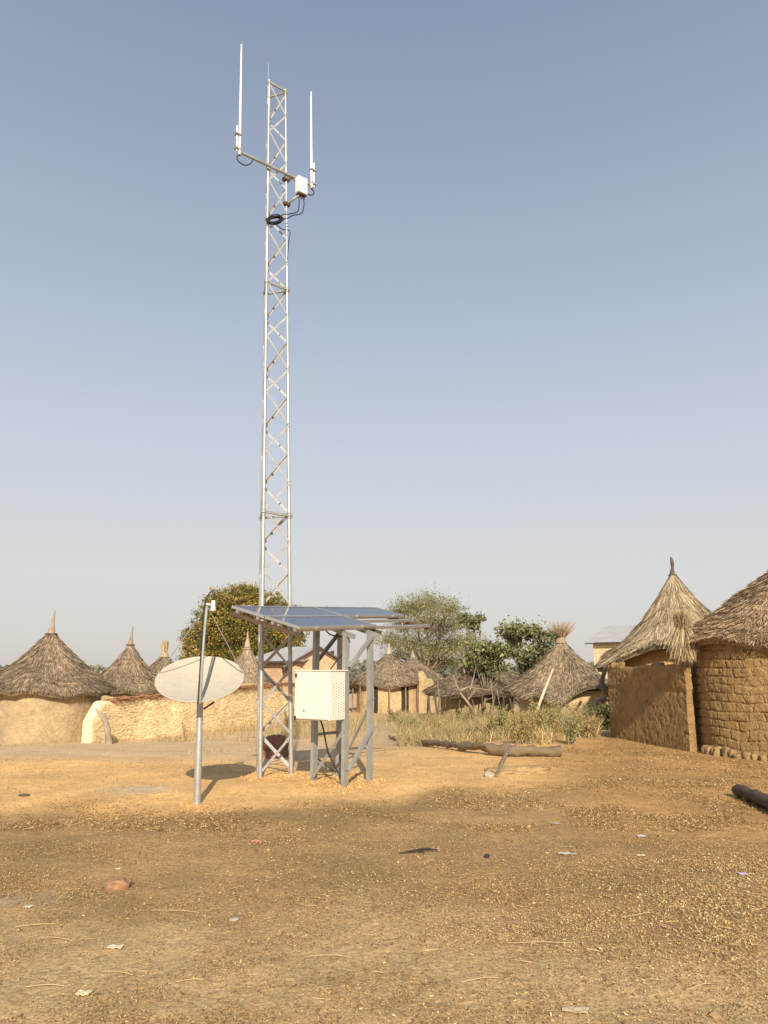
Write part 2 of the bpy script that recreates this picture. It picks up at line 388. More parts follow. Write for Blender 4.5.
for (P, Q) in ((A, TB), (TB, TCc), (TCc, A)):
    out = (P+Q)/2-cen; out[2] = 0; out /= np.linalg.norm(out)
    for k in range(12):
        z0 = gb+.09+k*(TOP-.16)/12; hv = (TOP-.16)/12
        p = np.array([P[0], P[1], z0]); q = np.array([Q[0], Q[1], z0+hv/2]); p2 = np.array([P[0], P[1], z0+hv])
        for a, b in ((p, q), (q, p2)):
            d = (b-a)/np.linalg.norm(b-a)
            m = MB(); m.angle(a+out*.028+d*.02, b+out*.028-d*.02, .038, .004, out); m.build('brace', M['brace'], tow, False, tl)
for z in (gb+SEC, gb+2*SEC, gb+TOP-.03):
    for (P, Q) in ((A, TB), (TB, TCc), (TCc, A)):
        out = (P+Q)/2-cen; out[2] = 0; out /= np.linalg.norm(out); d = (Q-P); d[2] = 0; d /= np.linalg.norm(d)
        m = MB(); m.angle(np.array([P[0], P[1], z])+out*.034-d*.06, np.array([Q[0], Q[1], z])+out*.034+d*.06, .04, .005, out)
        m.build('flange_bar', M['galv_flat'], tow, False, tl)
    for P in (A, TB, TCc):
        m = MB(); m.tube([[P[0], P[1], z-.05], [P[0], P[1], z+.05]], .043, 14); m.tube([[P[0], P[1], z-.012], [P[0], P[1], z+.012]], .06, 6)
        m.build('joint_collar', M['galv_flat'], tow, True, tl)
m = MB(); q = A+np.array([-.035, .0, TOP-.5]); m.tube([q, q+UP*.9], [.008, .004], 6); m.build('lightning_rod', M['alu'], tow, True, tl)
# boom parallel to the front face
MASTC = None
bd = hd(38); bo = atk(A, gb+10.2)+hd(-52)*.055
def at_px(px, z, lo=-3, hi=4):
    best = min(np.linspace(lo, hi, 1400), key=lambda t: abs(proj((bo[0]+bd[0]*t, bo[1]+bd[1]*t, z))[0]-px)); return np.array([bo[0]+bd[0]*best, bo[1]+bd[1]*best, z])
def z_for(px, py):
    return min(np.linspace(6, 13, 1400), key=lambda z: abs(proj((bo[0], bo[1], z))[1]-py))
zB = z_for(266, 166)
eL = at_px(238.3, zB); eR = at_px(310, zB)
m = MB(); m.tube([eL, eR], .027, 12); m.build('antenna_boom', M['galv_flat'], tow, True, tl)
for P in (A, TB):
    m = MB(); c = atk(P, zB); m.box(c+hd(-52)*.03, (.09, .05, .12), bd, hd(128), b=.008); m.build('boom_clamp', M['galv_flat'], tow, False, tl)

def antenna(e, top_py, label, sgn):
    # top height at the photo row
    o = e+hd(-52)*.05
    zt = min(np.linspace(zB, 16, 2500), key=lambda z: abs(proj((o[0], o[1], z))[1]-top_py))
    t = thing('whip_antenna', label, 'antenna', tuple(o), 'whip antennas on the mast boom')
    z0 = zB-.02
    m = MB(); m.tube([[o[0], o[1], z0+.12], [o[0], o[1], z0+.55], [o[0], o[1], zt-.02], [o[0], o[1], zt]], [.025, .022, .013, .005], 10); m.build('rod', M['white'], t, True, o)
    m = MB(); m.tube([[o[0], o[1], z0-.08], [o[0], o[1], z0+.16]], .036, 12); m.build('base_sleeve', M['alu'], t, True, o)
    m = MB(); c = o+bd*.055*sgn+UP*.02; m.tube([c+UP*-.08, c+UP*.42], .016, 8); m.build('mounting_stub', M['alu'], t, True, o)
    for dz in (.02, .3):
        m = MB(); m.box((o[0]+bd[0]*.03*sgn, o[1]+bd[1]*.03*sgn, z0+dz), (.12, .08, .03), bd, hd(128), b=.005); m.build('clamp', M['galv_flat'], t, False, o)
    c0 = o+np.array([0, 0, z0-.08-o[2]])
    k = bd*(-sgn)
    pts = [c0, c0-UP*.07-k*.05, c0-UP*.14+k*.0, c0-UP*.15+k*.10, c0-UP*.08+k*.20, c0+UP*.03+k*.26]
    m = MB(); m.tube(smooth_pts(pts), .010, 6); m.build('cable_loop', M['black'], t, True, o)
def smooth_pts(p, n=6):
    p = np.asarray(p, float); q = np.vstack([2*p[0]-p[1], p, 2*p[-1]-p[-2]]); o = []
    for i in range(1, len(q)-2):
        for t in np.linspace(0, 1, n, endpoint=False):
            o.append(.5*((2*q[i])+(-q[i-1]+q[i+1])*t+(2*q[i-1]-5*q[i]+4*q[i+1]-q[i+2])*t*t+(-q[i-1]+3*q[i]-3*q[i+1]+q[i+2])*t**3))
    o.append(p[-1]); return np.array(o)
antenna(eL, 44, 'long white whip antenna standing on the left end of the mast boom', -1)
antenna(eR, 91.5, 'white whip antenna on the right end of the boom, beyond the radio box', 1)
# radio unit
rc = at_px(299, zB); rz = min(np.linspace(8, 12, 1000), key=lambda z: abs(proj((rc[0], rc[1], z))[1]-188.5)); rc = rc+hd(-52)*.08; rc[2] = rz
t = thing('radio_unit', 'small white radio box bracketed to the mast beside the right antenna', 'radio unit', tuple(rc))
m = MB(); m.box(rc, (.20, .12, .33), bd, hd(128), b=.015); m.build('housing', M['white'], t, False, rc)
m = MB(); m.box(rc-UP*.172, (.17, .10, .03), bd, hd(128)); 
for i in (-1, 0, 1): m.tube([rc-UP*.18+bd*.05*i, rc-UP*.25+bd*.05*i], .014, 8)
m.build('connector_plate', M['rust'], t, False, rc)
m = MB(); m.tube(smooth_pts([rc+UP*.1+hd(128)*.07, rc+UP*.16+hd(128)*.10-bd*.12, atk(TB, rc[2]+.12)]), .020, 8); m.build('bracket', M['galv_flat'], t, True, rc)
m = MB(); m.tube(smooth_pts([rc-UP*.22-bd*.06, rc-UP*.30-bd*.14, atk(TB, rc[2]-.38)]), .020, 8); m.build('bracket', M['galv_flat'], t, True, rc)
for dz in (.12, -.38):
    m = MB(); m.box(atk(TB, rc[2]+dz), (.12, .10, .07), bd, hd(128), b=.01); m.build('pole_clamp', M['rust'], t, False, rc)
m = MB(); m.tube([rc-hd(-52)*-.065-UP*.06+bd*.03, rc-hd(-52)*-.065-UP*.075+bd*.05], .012, 8); m.build('indicator_cap', M['alu'], t, False, rc)
# cables
def cable(pts, r, label, name='cable', cat='cable', group=None):
    o = np.asarray(pts[0], float); m = MB(); m.tube(smooth_pts(pts), r, 6); return tag(m.build(name, M['black'], None, True, o), label, cat, group)
coilc = atk(A, gb+9.3)+hd(38)*.10; coilc[2] = min(np.linspace(8, 11, 900), key=lambda z: abs(proj((coilc[0], coilc[1], z))[1]-222)); coilc = coilc+hd(-52)*.08
for i, lab in ((0, 'black cable sagging from the radio box to the coil, nearer of the pair'), (1, 'black cable sagging from the radio box to the coil, outer of the pair')):
    s = rc-UP*.24+bd*.05*(i*2-1)
    cable([s, s-UP*.14, s-UP*.30-bd*(.03+.02*i), s-UP*.42-bd*(.2+.03*i), s-UP*.50-bd*(.34-.02*i), coilc+bd*.1+UP*.03*i], .010, lab)
m = MB()
for k in range(9):
    a = np.linspace(0, 2*math.pi, 22); r0 = .13+.03*rng.random(); off = rng.normal(size=3)*.015; tw = rng.normal()*.2
    m.tube(coilc+off+np.outer(np.cos(a)*r0, bd*.9+UP*.55)+np.outer(np.sin(a)*r0*.42, UP*.8-bd*.35)+np.outer(np.sin(a)*tw*.1, hd(-52)), .010, 5, False)
tag(m.build('cable_coil', M['black'], None, True, tuple(coilc)), 'bundle of coiled black cable tied to the mast below the radio box', 'cable coil')
cable([coilc-UP*.05, coilc-UP*.12+bd*.14, coilc-UP*.10+bd*.30, coilc-UP*.30+bd*.28, atk(TB, coilc[2]-.7)], .008, 'thin black cable curling out below the coil on the mast')
m = MB(); zz = np.linspace(coilc[2]-.1, .25+gb, 30)
q = atk(TCc, gb)+np.array([-.045, -.03, 0]); m.tube(np.array([atk(TCc, z_)+np.array([.005+.006*math.sin(z_*3), .045, 0]) for z_ in zz]), .013, 6); tag(m.build('feeder_cable', M['black'], None, True, (q[0], q[1], gb)), 'black feeder cable strapped down the rear left leg of the mast', 'cable')

MASTK = 0.
# ------------------------------------------------------------------ solar table
L3 = G(346, 787.5); e1 = hd(57); e2 = hd(147)
L4 = L3+.64*e1; L1 = L3+.64*e2; L2 = L3+.64*e1+.62*e2
L1 = G(315, 781); L4 = G(371, 782); L2 = L1+(L4-L3)
rack = thing('solar_rack', 'galvanised steel rack holding tilted solar panels above a white cabinet', 'solar rack', tuple(L3)); ro_ = np.array(L3)
TN = np.array([-1.095, 9.77, 2.15]); E1 = np.array([math.cos(R(57)), math.sin(R(57)), .0628]); E1 /= np.linalg.norm(E1)
E2 = np.array([-math.sin(R(57)), math.cos(R(57)), .272]); E2 -= E1*np.dot(E1, E2); E2 /= np.linalg.norm(E2); EN = np.cross(E1, E2)
def TP(a, b, c=0): return TN+E1*a+E2*b+EN*c
def under(x, y, off):   # height of the plane 'off' below the table at x, y
    return TN[2]-((x-TN[0])*EN[0]+(y-TN[1])*EN[1])/EN[2]-off
def channel(P, z0, z1, flip=1):
    m = MB(); w = .10; dpt = .05; th = .005; X_ = e1; Y_ = e2*flip; h = z1-z0; c = np.array([P[0], P[1], (z0+z1)/2])
    m.box(c, (w, th, h), X_, Y_); m.box(c+X_*(w/2-th/2)+Y_*(dpt/2+.0), (th-.0006, dpt-th, h-.002), X_, Y_); m.box(c-X_*(w/2-th/2)+Y_*(dpt/2), (th-.0006, dpt-th, h-.002), X_, Y_)
    m.box(c+X_*(w/2-.0125)+Y_*dpt, (.022, th, h-.004), X_, Y_); m.box(c-X_*(w/2-.0125)+Y_*dpt, (.022, th, h-.004), X_, Y_); return m
for P in (L3, L4, L1, L2):
    channel(P, float(gz(P[0], P[1]))-.05, under(P[0], P[1], .10)).build('post', M['galv_flat'], rack, False, ro_)
def zpix(P, py): return min(np.linspace(0, 2.6, 600), key=lambda z: abs(proj((P[0], P[1], z))[1]-py))
def brace(P, pz, Q, qz, off):
    a = np.array([P[0], P[1], pz])+off; b = np.array([Q[0], Q[1], qz])+off
    m = MB(); m.angle(a, b, .045, .005, off); m.build('brace', M['galv_flat'], rack, False, ro_)
fr = -e1*.062; fl = -e2*.055; bk = e2*.06
brace(L3, zpix(L3, 730), L1, .10, fr); brace(L1, zpix(L1, 735), L2, zpix(L1, 735), bk); brace(L1, zpix(L1, 757), L2, .06, bk)
brace(L4, zpix(L4, 726), L3, zpix(L3, 771), fl); brace(L4, 2.12, L3, zpix(L3, 668), fl)
brace(L2, 2.18, L1, zpix(L1, 664), bk); brace(L4, 1.2, L2, .25, e1*.06)
TW, TD = 1.84, .645
# cross beams under rails, rails (the right end of the front ones is bare)
for P, Q in ((L3, L1), (L4, L2)):
    a = np.array([P[0], P[1], under(P[0], P[1], .115)]); b = np.array([Q[0], Q[1], under(Q[0], Q[1], .115)]); d = b-a; d /= np.linalg.norm(d)
    m = MB(); m.bar(a-d*.15, b+d*.45, .06, .06); m.build('cross_beam', M['galv_flat'], rack, False, ro_)
for b_, a0, a1 in ((.10, .02, 3.62), (.50, .02, 3.62), (.78, .02, 3.70), (1.17, .02, 3.70)):
    m = MB(); p0 = TP(a0, b_, -.062); p1 = TP(a1, b_, -.062); m.box((p0+p1)/2, (a1-a0, .045, .042), E1, E2); m.build('rail', M['alu'], rack, False, ro_)
for a_ in (.02, 1.9, 3.62):
    m = MB(); p0 = TP(a_, -.04, -.108); p1 = TP(a_, 1.28, -.108); m.box((p0+p1)/2, (.05, 1.32, .048), E1, E2); m.build('cross_rail', M['rust'], rack, False, ro_)
def panel(a, b):
    c = TP(a+TW/2, b+TD/2, 0); w = TW-.02; d = TD-.02
    p = bpy.data.objects.new('solar_panel', None); COL.objects.link(p); p.parent = rack
    m = MB(); th = .036
    for sgn in (-1, 1):
        m.box(c+E2*(d/2-.015)*sgn-EN*th/2, (w, .03, th), E1, E2); m.box(c+E1*(w/2-.015)*sgn-EN*th/2, (.03, d-.062, th-.001), E1, E2)
    m.build('frame', M['alu'], p, False, ro_)
    # cells in their own local frame so the grid follows the panel
    me = MB(); me.box((0, 0, 0), (w-.056, d-.056, .006)); o = me.build('cells', M['cells'], p)
    from mathutils import Matrix
    mm = Matrix(((E1[0], E2[0], EN[0], 0), (E1[1], E2[1], EN[1], 0), (E1[2], E2[2], EN[2], 0), (0, 0, 0, 1)))
    q = c-EN*.010-ro_; mm.translation = Vector(q); o.matrix_local = mm
    for k in (-.3, .3):
        for sgn in (-1, 1):
            m = MB(); m.box(c+E1*w*k+E2*(d/2+.006)*sgn-EN*.012, (.05, .035, .04), E1, E2, b=.004); m.build('clamp', M['alu'], p, False, ro_)
    return p
panel(0, 0); panel(0, TD); panel(TW, TD)
m = MB(); c = TP(.9, .3, -.06); m.box(c, (.12, .1, .03), E1, E2); m.build('junction_box', M['black'], rack, False, ro_)

def foot_clods():
    rg = np.random.default_rng(77); m = MB()
    for P, k, sp_ in ((L1, 160, .16), (L2, 120, .15), (L3, 200, .16), (L4, 160, .16), (A, 170, .14), (TB, 150, .14), (TCc, 90, .12), (G(197, 806), 160, .13)):
        r_ = .006+.020*rg.random(k)**2.5; a = rg.random(k)*2*math.pi; q = np.abs(rg.normal(size=k))*sp_+.04; x = P[0]+np.cos(a)*q; y = P[1]+np.sin(a)*q
        v = IV[None]*r_[:, None, None]*np.stack([1+.4*rg.random(k), 1+.4*rg.random(k), .6+.3*rg.random(k)], 1)[:, None]*(1+.25*rg.normal(size=(k, len(IV), 1)))+np.stack([x, y, gzz(x, y)+r_*.25], 1)[:, None]
        m.add(v.reshape(-1, 3), f3=(IF[None]+np.arange(k)[:, None, None]*len(IV)).reshape(-1, 3), col=np.repeat(np.array([.58, .36, .15])*(.75+.4*rg.random(k))[:, None], len(IV), 0))
    kind(m.build('earth_clods', M['clod']), 'stuff')['label'] = 'loose clods of yellow earth thrown up round the steel feet'
foot_clods()
# ------------------------------------------------------------------ cabinet
C0 = L3-.40*e1+e2*.0; cw, cd = .60, .385
cz1 = zpix(C0, 671.5); cz0 = zpix(C0, 721); hc = cz1-cz0
cc = C0+e2*cw/2+e1*cd/2; cc = np.array([cc[0], cc[1], (cz0+cz1)/2])
cabt = thing('equipment_cabinet', 'white metal equipment cabinet hung on the posts under the solar panels', 'cabinet', (cc[0], cc[1], cz0)); co_ = np.array([cc[0], cc[1], cz0])
m = MB(); m.box(cc, (cd, cw, hc), e1, e2, b=.006); m.build('body', M['cab'], cabt, False, co_)
m = MB(); m.box(cc+UP*(hc/2+.012), (cd+.03, cw+.03, .018), e1, e2, b=.004); m.build('top_cover', M['cab'], cabt, False, co_)
dr = MB(); dr.box(cc-e1*(cd/2+.014), (.022, cw-.02, hc-.03), e1, e2, b=.004); door = dr.build('door', M['cab'], cabt, False, co_)
for dz in (-.30, .27):
    m = MB(); m.box(cc-e1*(cd/2+.028)+e2*(cw/2-.03)+UP*dz, (.02, .028, .055), e1, e2, b=.003); m.build('lock', M['black'], door, False, co_)
m = MB(); m.box(cc-e1*(cd/2+.026)+e2*.12-UP*.20, (.006, .03, .03), e1, e2); m.build('badge', M['galv_flat'], door, False, co_)
vent = MB()
for i in range(5):
    for j in range(14):
        if j == 7: continue
        c = cc-e2*(cw/2+.001)+e1*(-.10+.055*i)+UP*(-.32+.036*j+(.018 if i % 2 else 0)); vent.box(c, (.013, .003, .008), e1, e2)
vent.build('vent_slots', M['black'], cabt, False, co_)
cable([cc-UP*hc/2, cc-UP*(hc/2+.15)+e1*.08, cc-UP*(hc/2+.5)+e1*.22, np.array([L3[0]+.0, L3[1]+.07, .04])], .012, 'grey cable dropping from under the white cabinet to the ground')
cable([TP(.9, .3, -.08), TP(1.1, .3, -.2), np.array([L3[0]+.03, L3[1]+.06, 2.0]), np.array([cc[0]+.12, cc[1]+.1, cz1+.03])], .010, 'black cable between the solar panels and the cabinet top')

# ------------------------------------------------------------------ satellite dish
DB = G(197, 805); Dc = A3(200, 678, DB[1]+.06); nD = np.array([.055, -.50, .862]); nD /= np.linalg.norm(nD)
uD = np.cross(nD, [0, 0, 1.]); uD /= np.linalg.norm(uD); uD = -uD if uD[0] < 0 else uD; vD = np.cross(nD, uD); vD = vD if vD[2] > 0 else -vD
RD = .535
dt = thing('satellite_dish', 'off white satellite dish with long feed arm on a single steel pole', 'satellite dish', tuple(DB)); do_ = np.array(DB)
ptop = Dc-nD*.13-UP*.02
m = MB(); tp = Dc-nD*.16; tp = np.array([DB[0]+.02, DB[1]+.02, tp[2]]); zs = np.array([DB[2]-.1, .55, .56, 1.0, 1.24]); 
m.tube([[DB[0], DB[1], DB[2]-.1], [DB[0]-.012, DB[1], .6]], .044, 16); m.tube([[DB[0]-.012, DB[1], .58], [DB[0]-.03, DB[1]+.02, 1.26]], .040, 16)
m.build('pole', M['galv'], dt, True, do_)
m = MB(); rr = np.concatenate([np.linspace(.001, RD, 18), [RD+.006]]); th = np.linspace(0, 2*math.pi, 72, endpoint=False); fl_ = 1.05
def dsurf(off): return np.array([[Dc+(uD*math.cos(a)+vD*math.sin(a))*r+nD*((r*r-RD*RD)/(4*fl_)+off+.0) for a in th] for r in rr])
Fs = dsurf(0); Bs = dsurf(-.008)
m.grid(Fs, True); m.grid(Bs[::-1], True); m.grid(np.array([Fs[-1], Bs[-1]]), True); m.build('reflector', M['dish'], dt, True, do_)
m = MB(); m.tube(np.vstack([dsurf(-.004)[-1], dsurf(-.004)[-1][:1]]), .007, 6, False); m.build('rim', M['dish'], dt, True, do_)
m = MB(); m.box(np.array([DB[0]-.03, DB[1]+.03, 1.26]), (.14, .16, .10), (1, 0, 0), (0, 1, 0), b=.01); m.tube([Dc-nD*.10, [DB[0]-.03, DB[1]+.03, 1.26]], .035, 10)
for a in range(3): m.tube([Dc-nD*.10, Fs[12][a*24]-nD*.02], .012, 6)
m.build('mount', M['galv_flat'], dt, False, do_)
FP = A3(207, 604, Dc[1]-.50); lowr = Dc-vD*RD*1.02+np.array([.075, 0, .0])
m = MB(); m.tube(smooth_pts([lowr-nD*.02, lowr+(FP-lowr)*.35+np.array([.0, -.02, 0]), lowr+(FP-lowr)*.7+np.array([-.004, -.01, 0]), FP-UP*.03]), .017, 10); m.build('feed_arm', M['galv_flat'], dt, True, do_)
for a, tag_ in ((168, 0), (12, 1)):
    e = Dc+(uD*math.cos(R(a))+vD*math.sin(R(a)))*RD
    m = MB(); m.tube([e, FP-UP*.02], .0065, 6); m.build('strut', M['alu'], dt, True, do_)
lnb = MB(); lnb.tube([FP+np.array([-.01, 0, .0]), FP+np.array([.06, .05, -.01])], .012, 8); q = FP+np.array([.065, .05, .0]); lnb.tube([q-UP*.07, q-UP*.02, q+UP*.045], [.034, .026, .024], 12)
l_ = lnb.build('feed_horn', M['white'], dt, True, do_)
m = MB(); m.tube([q-UP*.08, q-UP*.065], .038, 12); m.build('horn_cap', M['dish'], l_, True, do_)
m = MB(); m.tube(smooth_pts([q+UP*.045, q+UP*.13+np.array([.01, 0, 0]), q+UP*.165+np.array([-.02, 0, 0]), FP+np.array([-.0, -.02, .08]), FP+np.array([-.028, -.02, -.06]), lowr+(FP-lowr)*.7+np.array([-.03, -.02, 0]), lowr+(FP-lowr)*.3+np.array([-.022, -.02, 0]), lowr+np.array([-.02, -.02, -.02])]), .008, 6); m.build('coaxial_cable', M['black'], dt, True, do_)
m = MB(); m.tube([[DB[0]+.03, DB[1]-.02, 1.13], [DB[0]+.16, DB[1]-.06, 1.21]], .012, 6); m.build('clamp_bolt', M['rust'], dt, True, do_)

# ------------------------------------------------------------------ thatched huts
GREY = np.array([[.37, .28, .185], [.26, .193, .125], [.48, .37, .25], [.14, .103, .068]])
TAN = np.array([[.47, .365, .22], [.34, .26, .155], [.60, .47, .29], [.20, .15, .09]])
def thatch(m, mc, c, hz_, r_e, h_e, h_a, n, pal, conc=.18, layers=9, curl=.0, lenr=(.14, .40), lf=.55, seed=0, wdt=.02, fringe=.05):
    """strands on a concave cone. r_e(th), h_e(th) callables give the eave"""
    rg = np.random.default_rng(seed)
    H = h_a
    def surf(s, th):
        re = r_e(th); he = h_e(th)
        rad = re*s; prof = s*(1-conc)+conc*(1-np.maximum(1-s, 0)**2.2)    # steep near the top, flaring out
        z = H-(H-he)*prof
        nz = fbm(np.cos(th)*3+seed, np.sin(th)*3+s*5, s*3., 3)*.05*re*s
        return np.stack([c[0]+np.cos(th)*rad, c[1]+np.sin(th)*rad, z+nz+0*th], -1)
    # under layer
    S_, T_ = np.meshgrid(np.linspace(.0, 1, 26), np.linspace(0, 2*math.pi, 96, endpoint=False), indexing='ij')
    P = surf(S_, T_); P[..., 2] -= .03
    under_ = P[::-1].copy(); under_[..., 2] -= .14; under_[..., :2] = c[:2]+(under_[..., :2]-c[:2])*.97
    base = pal[0]*.62
    mc.grid(P, True, base); mc.grid(under_, True, base*.8); mc.grid(np.array([P[-1], under_[0]]), True, base)
    th = rg.random(n)*2*math.pi; ln = lenr[0]+(lenr[1]-lenr[0])*rg.random(n)**1.5; slant = np.hypot(r_e(th), H-h_e(th)); sl_ = ln/slant
    s1 = rg.random(n)**.55*1.04; wav = .012*np.sin(th*7+seed)+.022*fbm(np.cos(th)*5, np.sin(th)*5, seed*1., 3)
    onl = rg.random(n) < .62; lay = np.ceil(s1*layers)/layers+rg.normal(size=n)*.011+wav
    s1 = np.clip(np.where(onl, lay, s1), .02, 1+fringe); s0 = np.maximum(s1-sl_, .003)
    dth = rg.normal(size=n)*.035+.05*fbm(np.cos(th)*8, s1*9, seed*2., 3)
    b = surf(s0, th-dth*.5); t = surf(s1, th+dth)
    over = np.maximum(s1-1, 0); lift = np.where(onl, .03+.055*rg.random(n), .005+.04*rg.random(n)**2)*lf
    t[:, 2] += lift*.6-over*.6; rad_ = np.stack([np.cos(th), np.sin(th)], 1); t[:, :2] += rad_*(lift*.7)[:, None]; b[:, 2] += .003
    t += rg.normal(size=(n, 3))*.018
    side = np.stack([-np.sin(th), np.cos(th), 0*th], 1)+rg.normal(size=(n, 3))*.35
    pr = rg.choice(4, n, p=[.38, .27, .2, .15]); patch = np.clip(1+.35*fbm(b[:, 0]*1.3+seed, b[:, 1]*1.3, b[:, 2]*1.3, 3), .6, 1.4)
    col = pal[pr]*(.8+.4*rg.random(n))[:, None]*patch[:, None]
    m.strips(b, t, wdt*(.5+rg.random(n)), side, col)
    return surf

def hut(name, label, c, rw, hw, re, he, ha, n=9000, pal=GREY, wall=(.47, .335, .175), conc=.18, seed=1, finial='stick', fh=.5, fcol=None, ref=None, hef=None, cat='hut', wallfn=None, wdt=.02, group='thatched mud huts of the village', wall_mat='mud', lf=.55, lenr=(.14, .40), layers=10, wn=(96, 24), no_wall=False):
    g0 = float(gz(c[0], c[1])); c = np.array([c[0], c[1], g0]); t = thing(name, label, cat, tuple(c), group)
    rf = (lambda th: re*(1+.03*np.sin(th*3+seed)+.02*np.sin(th*7+seed*2))+0*th) if ref is None else ref
    hf = (lambda th: g0+he+.05*np.sin(th*4+seed)+.03*np.sin(th*9)+0*th) if hef is None else hef
    m = MB(); mc = MB(); thatch(m, mc, c, g0, rf, hf, g0+ha, n, pal, conc, layers, seed=seed, wdt=wdt, lf=lf, lenr=lenr)
    r_ = mc.build('roof', M['thatch_core'], t, True, c); m.build('thatch_layer', M['thatch'], r_, False, c)
    # tip of the roof
    ap = np.array([c[0], c[1], g0+ha]); fc = np.array(fcol if fcol is not None else (.30, .22, .13)); m = MB()
    if finial == 'cone':
        m.tube([ap-UP*.20, ap-UP*.02, ap+UP*fh*.5, ap+UP*fh], [.20, .15, .06, .008], 12, col=fc)
    elif finial == 'thin':
        m.tube(smooth_pts([ap-UP*.25, ap-UP*.02, ap+UP*fh*.45+np.array([.02, 0, 0]), ap+UP*fh]), np.interp(np.linspace(0, 1, 19), [0, .3, .5, .8, 1], [.15, .07, .04, .055, .03]), 10, col=fc)
    elif finial == 'stick':
        m.tube(smooth_pts([ap-UP*.25, ap-UP*.02, ap+UP*fh*.45+np.array([.02, 0, 0]), ap+UP*fh+np.array([.05, 0, 0])]), np.interp(np.linspace(0, 1, 19), [0, .3, .6, 1], [.17, .11, .05, .02]), 10, col=fc)
    else:
        m.tube([ap-UP*.2, ap+UP*.02], [.24, .15], 14, col=fc*.8); k = 260
        a = rng.random(k)*2*math.pi; sp_ = rng.random(k); b = ap+np.stack([np.cos(a)*.08, np.sin(a)*.08, -.05+0*a], 1); L_ = fh*(.55+.5*rng.random(k)); sprd = (.62 if finial == 'tuft' else .14)
        tp_ = b+np.stack([np.cos(a)*sp_*sprd, np.sin(a)*sp_*sprd, L_], 1); m.strips(b, tp_, np.full(k, .022), None, np.tile(fc, (k, 1))*(.7+.6*rng.random(k))[:, None])
    m.build('roof_tip', M['thatch'], t, False, c)
    m = MB(); a = np.linspace(0, 2*math.pi, 25); 
    rb = .17 if finial != 'thin' else .10; m.tube(np.stack([ap[0]+np.cos(a)*rb, ap[1]+np.sin(a)*rb, ap[2]-.12+0*a], 1), .022, 6, False, col=(.12, .09, .07)); m.build('binding_ring', M['thatch'], t, True, c)
    if not no_wall:
        m = MB(); nn, mm_ = wn
        T_, Z_ = np.meshgrid(np.linspace(0, 2*math.pi, nn, endpoint=False), np.linspace(-.15, hw, mm_)); 
        rr = rw+.03*fbm(np.cos(T_)*4+seed, np.sin(T_)*4, Z_*2, 4)+.05*np.exp(-((Z_+.02)/.12)**2)
        if wallfn is not None: rr = rr+wallfn(T_, Z_)
        P = np.stack([c[0]+np.cos(T_)*rr, c[1]+np.sin(T_)*rr, g0+Z_], -1)
        wc = np.array(wall)*(1+.10*fbm(T_*3*rw, Z_*3, seed*1., 4))[..., None]
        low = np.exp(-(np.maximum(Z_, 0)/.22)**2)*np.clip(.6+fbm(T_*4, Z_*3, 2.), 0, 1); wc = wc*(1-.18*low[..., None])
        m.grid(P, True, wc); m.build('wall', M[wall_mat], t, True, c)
    return t, c
def cen_from(px, Y): d = ray(px, 680); return np.array([d[0]*Y/d[1], Y])
def hh(py, Y):   # world height seen at photo row py, depth Y
    return A3(384, py, Y)[2]

# left
c = cen_from(47, 23.9); g0 = -.5
hut('thatched_hut', 'big round mud hut at the left edge with a grey cone thatch and stick tip', c, 1.66, 1.75, 1.98, hh(690, 22)+.53, hh(630, 23.9)+.53, 26000, GREY, (.47, .35, .205), .30, 1, 'stick', .62, (.40, .31, .22), wdt=.018)
c = cen_from(128, 31); hut('thatched_hut', 'thatched hut with a long thin tip, between the left hut and the dish', c, 1.4, 1.6, 1.72, hh(689, 30)+.55, hh(642, 31)+.55, 12000, GREY, (.48, .35, .19), .45, 2, 'stick', .62, (.34, .26, .17))
c = cen_from(163, 37); hut('thatched_hut', 'small dark thatched hut with upright straw tuft, just left of the dish', c, 1.5, 1.5, 1.95, hh(692, 35)+.55, hh(653, 37)+.55, 9000, GREY*.85, (.45, .33, .18), .15, 3, 'brush', .7, (.55, .43, .26))
c = cen_from(246, 39); hut('thatched_hut', 'thatched hut with a pale pointed cap, seen behind the mast and metal roofed house', c, 1.5, 1.5, 1.7, hh(690, 37.5)+.55, hh(645, 39)+.55, 9000, GREY*1.05, (.45, .33, .18), .15, 4, 'cone', .75, (.46, .36, .25))
# centre
c = cen_from(389, 40.5); t5, c5 = hut('thatched_hut', 'thatched hut with plastered walls and veranda posts, right of the solar rack', c, 1.72, 1.5, 2.1, hh(683, 39)+.55, hh(652, 40.5)+.55, 12000, GREY*1.05, (.55, .40, .21), .10, 5, 'cone', .5, (.46, .38, .28))
for k in range(7):
    a = R(-165+k*25); b = c5+np.array([math.cos(a)*1.95, math.sin(a)*1.95, 0]); m = MB()
    m.tube(smooth_pts([b-UP*.1, b+UP*.6+rng.normal(size=3)*.03, b+UP*1.55]), .045, 6, col=(.25, .19, .13)); m.build('post', M['wood'], t5, True, c5)
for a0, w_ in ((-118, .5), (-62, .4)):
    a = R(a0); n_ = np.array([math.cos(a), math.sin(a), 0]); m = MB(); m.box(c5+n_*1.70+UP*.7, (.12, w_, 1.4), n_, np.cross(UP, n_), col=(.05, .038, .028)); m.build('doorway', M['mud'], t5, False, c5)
c = cen_from(413, 45); hut('thatched_hut', 'thatched hut half hidden behind the right side of the veranda hut', c, 1.6, 1.7, 2.0, hh(680, 43.5)+.55, hh(656, 45)+.55, 8000, GREY, (.5, .37, .2), .1, 6, 'cone', .35, (.36, .30, .22))
c = cen_from(470, 35); t6, c6 = hut('thatched_hut', 'tumbledown hut of dark thatch and sticks behind the forked dead branches', c, 1.35, 1.4, 2.15, hh(693, 33)+.55, hh(662, 35)+.55, 11000, GREY*.72, (.40, .29, .16), .15, 7, 'tuft', .7, (.52, .36, .2))
